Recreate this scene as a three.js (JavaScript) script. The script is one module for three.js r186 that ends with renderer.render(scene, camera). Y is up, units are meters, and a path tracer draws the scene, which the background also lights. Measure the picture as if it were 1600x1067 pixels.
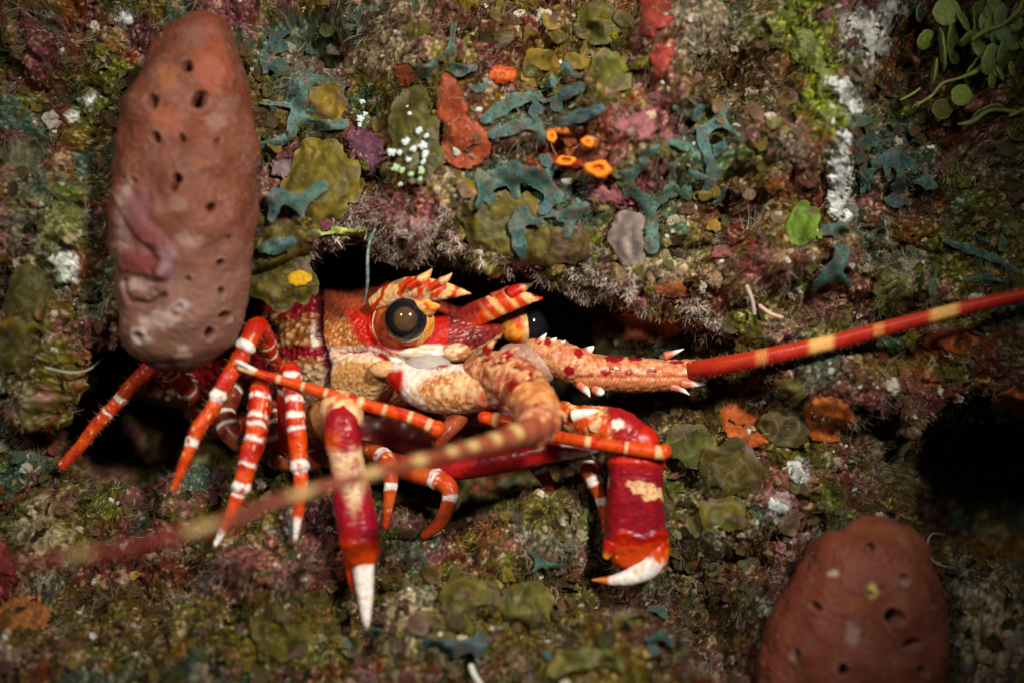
import * as THREE from 'three';
import { mergeGeometries } from 'three/addons/utils/BufferGeometryUtils.js';

// ---------- camera, sky, sun, strobes, exposure ----------
// Layout is written in units of 0.2 mm (UNIT); the lens stands EYE units in front of the z = 0 plane.
const UNIT = 0.0002, EYE = 1600;
const scene = new THREE.Scene();
const camera = new THREE.PerspectiveCamera(2 * Math.atan(533.5 / EYE) * 180 / Math.PI, 1600 / 1067, 0.01, 20);
camera.position.set(0, 0, EYE * UNIT);
camera.lookAt(0, 0, 0);
camera.focus = (EYE + 45) * UNIT;
camera.userData.fStop = 3.0;
const renderer = new THREE.WebGLRenderer({ antialias: true });
renderer.setSize(1024, 682);
renderer.toneMapping = THREE.LinearToneMapping;
renderer.toneMappingExposure = 1;
renderer.shadowMap.enabled = true;
{ // deep blue-green water all round, a little brighter towards the surface
  const W = 64, H = 32, data = new Float32Array(W * H * 4);
  for (let j = 0; j < H; j++) for (let i = 0; i < W; i++) {
    const up = (j + 0.5) / H, k = 0.25 + 0.75 * up, o = (j * W + i) * 4;
    data[o] = 0.010 * k; data[o + 1] = 0.022 * k; data[o + 2] = 0.030 * k; data[o + 3] = 1;
  }
  const t = new THREE.DataTexture(data, W, H, THREE.RGBAFormat, THREE.FloatType);
  t.mapping = THREE.EquirectangularReflectionMapping; t.minFilter = t.magFilter = THREE.LinearFilter; t.needsUpdate = true;
  scene.background = t; scene.environment = t;
}
const sun = new THREE.DirectionalLight(new THREE.Color(0.75, 0.95, 1.0), 0.07);   // what is left of daylight at depth
sun.position.set(0.1, 0.6, 0.35); sun.shadow.radius = 30; sun.castShadow = true;
Object.assign(sun.shadow.camera, { left: -0.3, right: 0.3, top: 0.3, bottom: -0.3, near: 0.01, far: 2 });
scene.add(sun, sun.target);

// ---------- numbers ----------
let seed = 1234567;
const rnd = () => { seed |= 0; seed = seed + 0x6D2B79F5 | 0; let t = Math.imul(seed ^ seed >>> 15, 1 | seed); t = t + Math.imul(t ^ t >>> 7, 61 | t) ^ t; return ((t ^ t >>> 14) >>> 0) / 4294967296; };
const rr = (a, b) => a + (b - a) * rnd();
const clamp = (x, a = 0, b = 1) => x < a ? a : x > b ? b : x;
const ss = (a, b, x) => { const t = clamp((x - a) / (b - a)); return t * t * (3 - 2 * t); };
const lerp = (a, b, t) => a + (b - a) * t;
const mix = (a, b, t) => [a[0] + (b[0] - a[0]) * t, a[1] + (b[1] - a[1]) * t, a[2] + (b[2] - a[2]) * t];
const mul = (a, k) => [a[0] * k, a[1] * k, a[2] * k];
const hash = (x, y, z) => { let h = Math.imul(x, 374761393) ^ Math.imul(y, 668265263) ^ Math.imul(z, 2147483647 - 1640531527); h = Math.imul(h ^ h >>> 13, 1274126177); h ^= h >>> 16; return (h >>> 0) / 4294967296; };
const GR = []; for (let i = 0; i < 256; i++) { const a = rnd() * 6.2832, b = rnd() * 2 - 1, c = Math.sqrt(1 - b * b); GR.push(c * Math.cos(a), c * Math.sin(a), b); }
const PM = new Uint8Array(512); { const p = [...Array(256).keys()]; for (let i = 255; i > 0; i--) { const j = Math.floor(rnd() * (i + 1)); [p[i], p[j]] = [p[j], p[i]]; } for (let i = 0; i < 512; i++) PM[i] = p[i & 255]; }
function noise(x, y, z) {       // gradient noise, about -0.8 .. 0.8
  const X = Math.floor(x), Y = Math.floor(y), Z = Math.floor(z); x -= X; y -= Y; z -= Z;
  const u = x * x * x * (x * (x * 6 - 15) + 10), v = y * y * y * (y * (y * 6 - 15) + 10), w = z * z * z * (z * (z * 6 - 15) + 10);
  const g = (i, j, k) => { const h = PM[PM[PM[(X + i) & 255] + ((Y + j) & 255)] + ((Z + k) & 255)] * 3; return GR[h] * (x - i) + GR[h + 1] * (y - j) + GR[h + 2] * (z - k); };
  return 1.5 * lerp(lerp(lerp(g(0, 0, 0), g(1, 0, 0), u), lerp(g(0, 1, 0), g(1, 1, 0), u), v), lerp(lerp(g(0, 0, 1), g(1, 0, 1), u), lerp(g(0, 1, 1), g(1, 1, 1), u), v), w);
}
const nz = (p, s, o = 0) => noise(p[0] / s + o, p[1] / s + o * 1.7, p[2] / s - o);
const fbm = (p, s, o = 0) => 0.6 * nz(p, s, o) + 0.3 * nz(p, s * 0.5, o + 5) + 0.15 * nz(p, s * 0.25, o + 9);
function cells(x, y, z) {       // nearest feature point: [distance, second distance, random of the cell]
  const X = Math.floor(x), Y = Math.floor(y), Z = Math.floor(z); let a = 9, b = 9, id = 0;
  for (let i = -1; i < 2; i++) for (let j = -1; j < 2; j++) for (let k = -1; k < 2; k++) {
    const u = X + i, v = Y + j, w = Z + k, dx = u + hash(u, v, w) - x, dy = v + hash(u + 57, v, w) - y, dz = w + hash(u, v + 91, w) - z, d = dx * dx + dy * dy + dz * dz;
    if (d < a) { b = a; a = d; id = hash(u + 7, v + 3, w + 11); } else if (d < b) b = d;
  }
  return [Math.sqrt(a), Math.sqrt(b), id];
}
function table(list) { return (x) => { if (x <= list[0][0]) return list[0][1]; for (let i = 1; i < list.length; i++) if (x <= list[i][0]) { const [x0, y0] = list[i - 1], [x1, y1] = list[i]; return lerp(y0, y1, ss(0, 1, (x - x0) / (x1 - x0))); } return list[list.length - 1][1]; }; }
const hex = (h) => { const c = new THREE.Color(h); return [c.r, c.g, c.b]; };
const P = (px, py, z) => { const k = (EYE - z) / EYE; return [(px - 800) * k, (533.5 - py) * k, z]; };   // a point z units in front of the reef plane
const toPx = (p) => { const k = EYE / (EYE - p[2]); return [800 + p[0] * k, 533.5 - p[1] * k]; };

// ---------- things ----------
const taken = {};
const numbered = (n) => { taken[n] = (taken[n] ?? -1) + 1; return taken[n] ? n + '_' + String(taken[n]).padStart(3, '0') : n; };
function thing(name, label, category, anchor, group) {
  const o = new THREE.Group(); o.name = numbered(name);
  o.position.set(anchor[0] * UNIT, anchor[1] * UNIT, anchor[2] * UNIT);
  o.userData = { label, category }; if (group) o.userData.group = group;
  o.anchor = anchor; scene.add(o); return o;
}
function part(name, geometry, material, parent, label) {
  const m = new THREE.Mesh(geometry, material); m.name = name;
  let at = [0, 0, 0]; for (let o = parent; o; o = o.parent) if (o.anchor) { at = o.anchor; break; }
  geometry.translate(-at[0], -at[1], -at[2]); geometry.scale(UNIT, UNIT, UNIT);
  if (!geometry.attributes.normal) geometry.computeVertexNormals();
  m.castShadow = m.receiveShadow = true;
  if (label) m.userData.label = label;
  parent.add(m); return m;
}
function single(name, label, category, geometry, material, group) {
  const m = part(numbered(name), geometry, material, scene); m.userData = { label, category }; if (group) m.userData.group = group; return m;
}
function geo(pos, col, idx) {
  const g = new THREE.BufferGeometry();
  g.setAttribute('position', new THREE.BufferAttribute(pos instanceof Float32Array ? pos : new Float32Array(pos), 3));
  if (col) g.setAttribute('color', new THREE.BufferAttribute(col instanceof Float32Array ? col : new Float32Array(col), 3));
  g.setIndex(idx.length > 60000 || !(idx instanceof Array) ? new THREE.BufferAttribute(idx instanceof Uint32Array ? idx : new Uint32Array(idx), 1) : idx);
  return g;
}
const skin = (o) => new THREE.MeshPhysicalMaterial({ vertexColors: true, roughness: 0.5, specularIntensity: 0.5, ...o });
const M = {
  rock: skin({ roughness: 0.85, specularIntensity: 0.25 }),
  shell: skin({ roughness: 0.33, specularIntensity: 0.46 }),
  matt: skin({ roughness: 0.6, specularIntensity: 0.35 }),
  sponge: skin({ roughness: 0.55, specularIntensity: 0.35 }),
  alga: skin({ roughness: 0.5, specularIntensity: 0.35, transmission: 0.25, thickness: 0 }),
  leaf: skin({ roughness: 0.8, specularIntensity: 0.3, transmission: 0.4, thickness: 0 }),
  turf: new THREE.MeshPhysicalMaterial({ color: 0xffffff, roughness: 0.8, specularIntensity: 0.3, side: THREE.DoubleSide }),
  cornea: new THREE.MeshPhysicalMaterial({ vertexColors: true, roughness: 0.1, specularIntensity: 0.55 }),
};

// a tube through points [px, py, z, radius, radius2?]: along(t in 0..1), with colour and relief per vertex
function loft(points, opt) {
  const { n = 60, m = 28, ref = [0, 0, 1], color, relief, cap = 1, caps = [cap, cap], square = 0 } = opt;
  const pts = points.map(([x, y, z, a, b]) => { const k = (EYE - z) / EYE; return [...P(x, y, z), a * k, (b ?? a) * k]; });
  const cr = (i, t) => { const g = (j) => pts[clamp(j, 0, pts.length - 1)], a = g(i - 1), b = g(i), c = g(i + 1), d = g(i + 2);
    return b.map((_, k) => { const v = 0.5 * (2 * b[k] + (c[k] - a[k]) * t + (2 * a[k] - 5 * b[k] + 4 * c[k] - d[k]) * t * t + (3 * b[k] - a[k] - 3 * c[k] + d[k]) * t * t * t); return k > 2 ? clamp(v, Math.min(b[k], c[k]), Math.max(b[k], c[k])) : v; }); };
  const fine = [], F = (pts.length - 1) * 24; for (let i = 0; i <= F; i++) { const u = i / 24, s = Math.min(Math.floor(u), pts.length - 2); fine.push([...cr(s, u - s), u]); }
  const len = [0]; for (let i = 1; i <= F; i++) len.push(len[i - 1] + Math.hypot(fine[i][0] - fine[i - 1][0], fine[i][1] - fine[i - 1][1], fine[i][2] - fine[i - 1][2]));
  const L = len[F], rows = []; let f = 0;
  for (let i = 0; i <= n; i++) { const s = L * i / n; while (f < F - 1 && len[f + 1] < s) f++; const t = clamp((s - len[f]) / (len[f + 1] - len[f] || 1)); const q = fine[f].map((v, k) => lerp(v, fine[f + 1][k], t)); q.s = s; rows.push(q); }
  const dir = (i) => { const a = rows[Math.max(i - 1, 0)], b = rows[Math.min(i + 1, rows.length - 1)], d = [b[0] - a[0], b[1] - a[1], b[2] - a[2]], l = Math.hypot(...d) || 1; return d.map((v) => v / l); };
  const frames = rows.map((_, i) => { const T = dir(i), dt = ref[0] * T[0] + ref[1] * T[1] + ref[2] * T[2]; let N = [ref[0] - dt * T[0], ref[1] - dt * T[1], ref[2] - dt * T[2]]; const l = Math.hypot(...N) || 1; N = N.map((v) => v / l); return [T, N, [T[1] * N[2] - T[2] * N[1], T[2] * N[0] - T[0] * N[2], T[0] * N[1] - T[1] * N[0]]]; });
  const rings = [];
  const C = 6;
  if (caps[0]) for (let a = 0; a < C; a++) { const q = Math.PI / 2 * (1 - a / C); rings.push([0, -Math.sin(q) * caps[0], Math.max(Math.cos(q), 1e-3)]); }
  for (let i = 0; i <= n; i++) rings.push([i, 0, 1]);
  if (caps[1]) for (let a = 1; a <= C; a++) { const q = Math.PI / 2 * a / C; rings.push([n, Math.sin(q) * caps[1], Math.max(Math.cos(q), 1e-3)]); }
  const pos = new Float32Array(rings.length * m * 3), col = new Float32Array(rings.length * m * 3), idx = [];
  rings.forEach(([i, off, k], r) => {
    const q = rows[i], [T, N, B] = frames[i], rm = Math.min(q[3], q[4]);
    for (let j = 0; j < m; j++) {
      const phi = j / m * Math.PI * 2; let c = Math.cos(phi), s = Math.sin(phi);
      if (square) { const w = Math.pow(Math.pow(Math.abs(c), 2 + square) + Math.pow(Math.abs(s), 2 + square), -1 / (2 + square)); c *= w; s *= w; }
      const nx = c * N[0] + s * B[0], ny = c * N[1] + s * B[1], nzz = c * N[2] + s * B[2];
      const at = (d) => [0, 1, 2].map((e) => q[e] + T[e] * off * rm + k * (c * (q[3] + d) * N[e] + s * (q[4] + d) * B[e]));
      let p = at(0); const info = { t: q.s / L, s: q.s, u: q[5], L, phi, k, n: [nx, ny, nzz], p, px: 0, py: 0, r: q[3] };
      [info.px, info.py] = toPx(p);
      if (relief) { p = at(relief(info)); info.p = p; }
      const cc = color(info), o = (r * m + j) * 3;
      pos[o] = p[0]; pos[o + 1] = p[1]; pos[o + 2] = p[2]; col[o] = cc[0]; col[o + 1] = cc[1]; col[o + 2] = cc[2];
      if (r) { const a = r * m + j, b = r * m + (j + 1) % m; idx.push(a - m, b - m, a, b - m, b, a); }
    }
  });
  const g = geo(pos, col, idx); g.computeVertexNormals(); return g;
}
const spine = (points, color, n = 10, m = 10) => loft(points, { n, m, color, caps: [0.5, 0.2] });

// smooth outline made of tapered capsules [x, y, x2, y2, r, r2] and of ellipses [x, y, rx, ry, turn]
const capsule = (x, y, [ax, ay, bx, by, r, r2 = r]) => { const dx = bx - ax, dy = by - ay, h = clamp(((x - ax) * dx + (y - ay) * dy) / (dx * dx + dy * dy || 1)); return Math.hypot(x - ax - dx * h, y - ay - dy * h) - lerp(r, r2, h); };
const ellipse = (x, y, [cx, cy, rx, ry, turn = 0]) => { const c = Math.cos(turn), s = Math.sin(turn), u = ((x - cx) * c + (y - cy) * s) / rx, v = (-(x - cx) * s + (y - cy) * c) / ry, l = Math.hypot(u, v); return l < 1e-4 ? -Math.min(rx, ry) : (l - 1) * l / Math.hypot(u / rx, v / ry); };
const smin = (a, b, k) => { const h = Math.max(k - Math.abs(a - b), 0) / k; return Math.min(a, b) - h * h * k * 0.25; };
function outline(bars = [], rounds = [], wobble = 2, soft = 10) {
  const f = (x, y) => { let d = 1e3; for (const b of bars) d = smin(d, capsule(x, y, b), soft); for (const e of rounds) d = smin(d, ellipse(x, y, e), soft); return d + wobble * noise(x / 11, y / 11, 3.3) + wobble * 0.6 * noise(x / 4.5, y / 4.5, 8.1); };
  const xs = [], ys = []; for (const [a, b, c, d, r, r2 = r] of bars) { const R = Math.max(r, r2) + 8; xs.push(a - R, c - R, a + R, c + R); ys.push(b - R, d - R, b + R, d + R); }
  for (const [a, b, rx, ry] of rounds) { const R = Math.max(rx, ry) + 8; xs.push(a - R, a + R); ys.push(b - R, b + R); }
  f.box = [Math.min(...xs), Math.min(...ys), Math.max(...xs), Math.max(...ys)]; return f;
}
// a sheet with that outline: zAt(px, py, inside distance) gives its front face, thick its thickness
function sheet(f, zAt, thick, color, cell = 2) {
  const [x0, y0, x1, y1] = f.box, W = Math.ceil((x1 - x0) / cell), H = Math.ceil((y1 - y0) / cell), id = new Int32Array((W + 1) * (H + 1)).fill(-1), pos = [], col = [], idx = [], quads = [];
  const inside = (i, j) => i >= 0 && j >= 0 && i < W && j < H && f(x0 + (i + 0.5) * cell, y0 + (j + 0.5) * cell) < 0;
  const ins = new Uint8Array(W * H); for (let j = 0; j < H; j++) for (let i = 0; i < W; i++) ins[j * W + i] = inside(i, j) ? 1 : 0;
  const is = (i, j) => i >= 0 && j >= 0 && i < W && j < H && ins[j * W + i];
  const pts = [];
  const vert = (i, j) => { const k = j * (W + 1) + i; if (id[k] < 0) {
    let x = x0 + i * cell, y = y0 + j * cell, d = f(x, y); const edge = !(is(i, j) && is(i - 1, j) && is(i, j - 1) && is(i - 1, j - 1));
    if (edge) for (let n = 0; n < 2; n++) { const e = 0.7, gx = (f(x + e, y) - f(x - e, y)) / (2 * e), gy = (f(x, y + e) - f(x, y - e)) / (2 * e), l = gx * gx + gy * gy || 1, st = clamp(d / l, -cell, cell); x -= gx * st; y -= gy * st; d = f(x, y); }
    id[k] = pts.length; pts.push([x, y, Math.max(-d, 0)]); } return id[k]; };
  for (let j = 0; j < H; j++) for (let i = 0; i < W; i++) if (ins[j * W + i]) quads.push([vert(i, j), vert(i + 1, j), vert(i + 1, j + 1), vert(i, j + 1), i, j]);
  const N = pts.length;
  for (const side of [0, 1]) for (const [x, y, d] of pts) { const z = zAt(x, y, d) - side * thick; pos.push(...P(x, y, z)); col.push(...color(x, y, d)); }
  for (const [a, b, c, d, i, j] of quads) {
    idx.push(a, c, b, a, d, c, a + N, b + N, c + N, a + N, c + N, d + N);
    const wall = (u, v) => idx.push(u, v, v + N, u, v + N, u + N);
    if (!is(i, j - 1)) wall(a, b); if (!is(i + 1, j)) wall(b, c); if (!is(i, j + 1)) wall(c, d); if (!is(i - 1, j)) wall(d, a);
  }
  const g = geo(pos, col, idx); g.computeVertexNormals(); return g;
}

// ---------- the photographer's two strobes, level with the lens on either side: both glint in the lobster's eye ----------
function strobe(x, y, z, aim, cd, label) {
  const at = [x, y, z], t = thing('underwater_strobe', label, 'strobe', at, 'strobes beside the lens');
  const dir = new THREE.Vector3(aim[0] - x, aim[1] - y, aim[2] - z).normalize(), turn = new THREE.Quaternion().setFromUnitVectors(new THREE.Vector3(0, 1, 0), dir);
  const put = (g) => { g.applyQuaternion(turn); g.translate(x, y, z); return g; };
  const housing = put(new THREE.LatheGeometry([[0, -520], [120, -520], [175, -480], [185, -300], [200, -120], [215, -40], [215, 0], [196, 0], [190, -20], [0, -24]].map(([a, b]) => new THREE.Vector2(a, b)), 48));
  part('housing', housing, new THREE.MeshPhysicalMaterial({ color: 0x15171a, roughness: 0.5 }), t);
  const disc = put(new THREE.LatheGeometry([[0, 6], [80, 4], [150, -4], [186, -18]].map(([a, b]) => new THREE.Vector2(a, b)), 48));
  part('lamp_diffuser', disc, new THREE.MeshPhysicalMaterial({ color: 0xffffff, roughness: 0.6, emissive: new THREE.Color(1, 0.935, 0.83), emissiveIntensity: 6 }), t);
  const l = new THREE.SpotLight(new THREE.Color(1, 0.935, 0.83), cd, 0, 0.47, 1, 2); l.name = 'strobe_light';
  l.position.copy(dir).multiplyScalar(24 * UNIT); l.castShadow = true; l.shadow.radius = 1.1;
  l.target.position.set((aim[0] - x) * UNIT, (aim[1] - y) * UNIT, (aim[2] - z) * UNIT);
  t.add(l, l.target);
}
strobe(-800, 760, 1700, [-130, 85, -40], 0.21, 'black underwater strobe lamp beside the lens, left');
strobe(760, 860, 1700, [-110, 85, -40], 0.80, 'black underwater strobe lamp beside the lens, right');

// ---------- the reef: one rock face that folds back under an overhang into a crevice and out again as the ledge below ----------
const lipY = table([[-700, 620], [0, 630], [50, 640], [150, 520], [210, 470], [400, 420], [500, 380], [540, 352], [600, 370], [700, 378], [750, 386], [800, 402], [900, 436], [1000, 464], [1060, 490], [1120, 538], [1200, 600], [1380, 640], [1450, 655], [1600, 640], [2300, 640]]);
const floorY = table([[-700, 720], [0, 700], [90, 735], [200, 765], [300, 752], [450, 742], [600, 790], [700, 800], [850, 765], [950, 745], [1050, 705], [1120, 665], [1200, 665], [1380, 700], [1450, 860], [1600, 890], [2300, 880]]);
const deep = table([[-700, 0], [10, 0.02], [60, 0.12], [170, 0.9], [230, 1], [880, 1], [930, 0.62], [990, 0.30], [1070, 0.2], [1140, 0.12], [1250, 0.06], [1390, 0.08], [1460, 0.7], [1600, 0.9], [2300, 0.9]]);
const lumps = [ // [px, py, rx, ry, height]: ledges and hollows of the face
  [1000, 200, 190, 130, 34], [1230, 180, 95, 190, 38], [700, 320, 130, 60, 12], [560, 120, 70, 60, -20], [490, 36, 62, 44, -95], [700, 90, 60, 40, 22], [470, 110, 50, 40, 24], [1160, 140, 70, 50, -34], [900, 60, 60, 60, -14], [1080, 40, 50, 60, 26], [600, 300, 50, 30, -22], [590, 240, 30, 60, -26], [1180, 400, 80, 50, 16], [1060, 430, 40, 40, 18], [1430, 440, 60, 60, 40], [1250, 470, 80, 40, -26], [90, 380, 70, 60, 26], [150, 250, 40, 80, -30], [330, 960, 80, 40, 14], [560, 900, 70, 40, -24], [640, 60, 80, 70, 10],
  [1480, 300, 130, 330, -45], [1450, 130, 75, 80, -14], [1540, 720, 90, 90, -30], [40, 300, 110, 200, 18], [60, 520, 70, 120, 20], [120, 90, 90, 90, -14],
  [1330, 600, 200, 60, 12], [850, 838, 62, 52, 36], [985, 895, 90, 60, -70], [420, 880, 120, 60, 22], [1120, 970, 90, 90, -85], [1110, 600, 60, 40, -20], [1050, 640, 50, 40, -30], [780, 370, 90, 40, 4], [960, 420, 90, 50, 12],
  [1215, 780, 70, 60, 22], [60, 850, 70, 60, 40], [150, 830, 80, 50, -40], [1390, 60, 60, 70, 34], [1000, 1010, 120, 60, 30], [700, 960, 120, 50, 20],
];
function reefProfile(px) {
  const l = lipY(px) + 12 * noise(px / 55, 2.2, 0.4) + 6 * noise(px / 22, 5.2, 0.4), f = floorY(px), c = deep(px);
  return [[-620, -150], [-250, -60], [0, -22], [150, 0], [Math.max(l - 160, 200), 12], [l - 60, 20], [l - 12, 12], [l + 6, -14 - 50 * c], [l - 8 * c, -30 - 190 * c], [lerp(l, f, 0.25), -40 - 420 * c], [lerp(l, f, 0.65), -40 - 430 * c], [f - 12, -30 - 300 * c], [f + 12, -12 - 110 * c], [f + 80, -10], [930, 40], [1080, 150], [1300, 300], [1750, 520]];
}
const RW = 900, RH = 800, cellOf = new Float32Array(RW * RH * 4), reefPos = new Float32Array(RW * RH * 3), reefCol = new Float32Array(RW * RH * 3);
{
  const colX = []; for (let i = 0; i < RW; i++) { const t = i / (RW - 1); colX.push(t < 0.06 ? lerp(-620, -40, t / 0.06) : t > 0.94 ? lerp(1640, 2220, (t - 0.94) / 0.06) : lerp(-40, 1640, (t - 0.06) / 0.88)); }
  const base = new Float32Array(RW * RH * 3);
  for (let i = 0; i < RW; i++) {
    const cp = reefProfile(colX[i]), fine = [];
    for (let s = 0; s < cp.length - 1; s++) for (let k = 0; k < 12; k++) { const t = k / 12, g = (j) => cp[clamp(j, 0, cp.length - 1)], a = g(s - 1), b = g(s), c = g(s + 1), d = g(s + 2); fine.push([0, 1].map((e) => 0.5 * (2 * b[e] + (c[e] - a[e]) * t + (2 * a[e] - 5 * b[e] + 4 * c[e] - d[e]) * t * t + (3 * b[e] - a[e] - 3 * c[e] + d[e]) * t * t * t))); }
    fine.push(cp[cp.length - 1]);
    const w = [0]; for (let k = 1; k < fine.length; k++) { const y = fine[k][0], dense = y > -30 && y < 1090 ? 1 : 0.25, hidden = fine[k][1] < -180 ? 0.45 : 1; w.push(w[k - 1] + dense * hidden * Math.hypot(fine[k][0] - fine[k - 1][0], fine[k][1] - fine[k - 1][1])); }
    let f = 0; const L = w[w.length - 1];
    for (let j = 0; j < RH; j++) { const s = L * j / (RH - 1); while (f < fine.length - 2 && w[f + 1] < s) f++; const t = clamp((s - w[f]) / (w[f + 1] - w[f] || 1)); const q = P(colX[i], lerp(fine[f][0], fine[f + 1][0], t), lerp(fine[f][1], fine[f + 1][1], t)); const o = (j * RW + i) * 3; base[o] = q[0]; base[o + 1] = q[1]; base[o + 2] = q[2]; }
  }
  for (let j = 0; j < RH; j++) for (let i = 0; i < RW; i++) {
    const o = (j * RW + i) * 3, at = (a, b) => (clamp(b, 0, RH - 1) * RW + clamp(a, 0, RW - 1)) * 3, e = at(i + 6, j), w = at(i - 6, j), s = at(i, j + 6), n = at(i, j - 6);
    const u = [0, 1, 2].map((k) => base[e + k] - base[w + k]), v = [0, 1, 2].map((k) => base[n + k] - base[s + k]);
    let N = [u[1] * v[2] - u[2] * v[1], u[2] * v[0] - u[0] * v[2], u[0] * v[1] - u[1] * v[0]]; const l = Math.hypot(...N) || 1; N = N.map((x) => x / l);
    const p = [base[o], base[o + 1], base[o + 2]], px = toPx(p);
    const ridge = (sc, of) => 1 - 2 * Math.abs(nz(p, sc, of));
    const knob = cells(p[0] / 34, p[1] / 34, p[2] / 34), rough = 0.6 + 0.8 * clamp(0.5 + nz(p, 120, 21));
    const big = cells(p[0] / 76 + 0.25 * nz(p, 40, 8), p[1] / 62 + 0.25 * nz(p, 40, 9), p[2] / 76);
    const calm = 0.55 + 0.45 * ss(-60, 0, p[2]);
    const away = Math.max(ss(90, 200, lipY(px[0]) - px[1]), ss(60, 160, px[1] - floorY(px[0]))), amp = 1 + 0.75 * away;
    let h = calm * amp * (30 * nz(p, 210, 1) + 32 * nz(p, 95, 2) + 26 * (0.6 - big[0]) * (big[2] > 0.35 ? 1 : 0.1)) + rough * (13 * nz(p, 44, 3) + 7 * ridge(26, 4) + 15 * (0.55 - knob[0]) * (knob[2] > 0.4 ? 1 : 0.2) + 4.5 * nz(p, 14, 5) + 2.6 * ridge(8.5, 6) + 1.6 * nz(p, 4.6, 7));
    const gap = big[1] - big[0], gap2 = knob[1] - knob[0];
    h -= calm * 24 * Math.exp(-gap * 9) * ss(-0.25, 0.2, nz(p, 130, 18)) + 8 * Math.exp(-gap2 * 8) * ss(-0.2, 0.2, nz(p, 70, 19));
    cellOf.set([big[2], knob[2], gap, gap2], (j * RW + i) * 4);
    const front = ss(-120, -40, p[2]);
    for (const [cx, cy, rx, ry, a] of lumps) { const d = ((px[0] - cx) / rx) ** 2 + ((px[1] - cy) / ry) ** 2; if (d < 4) h += 1.7 * a * Math.exp(-d * 1.3) * front; }
    for (let k = 0; k < 3; k++) reefPos[o + k] = p[k] + N[k] * h;
  }
}
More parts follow.
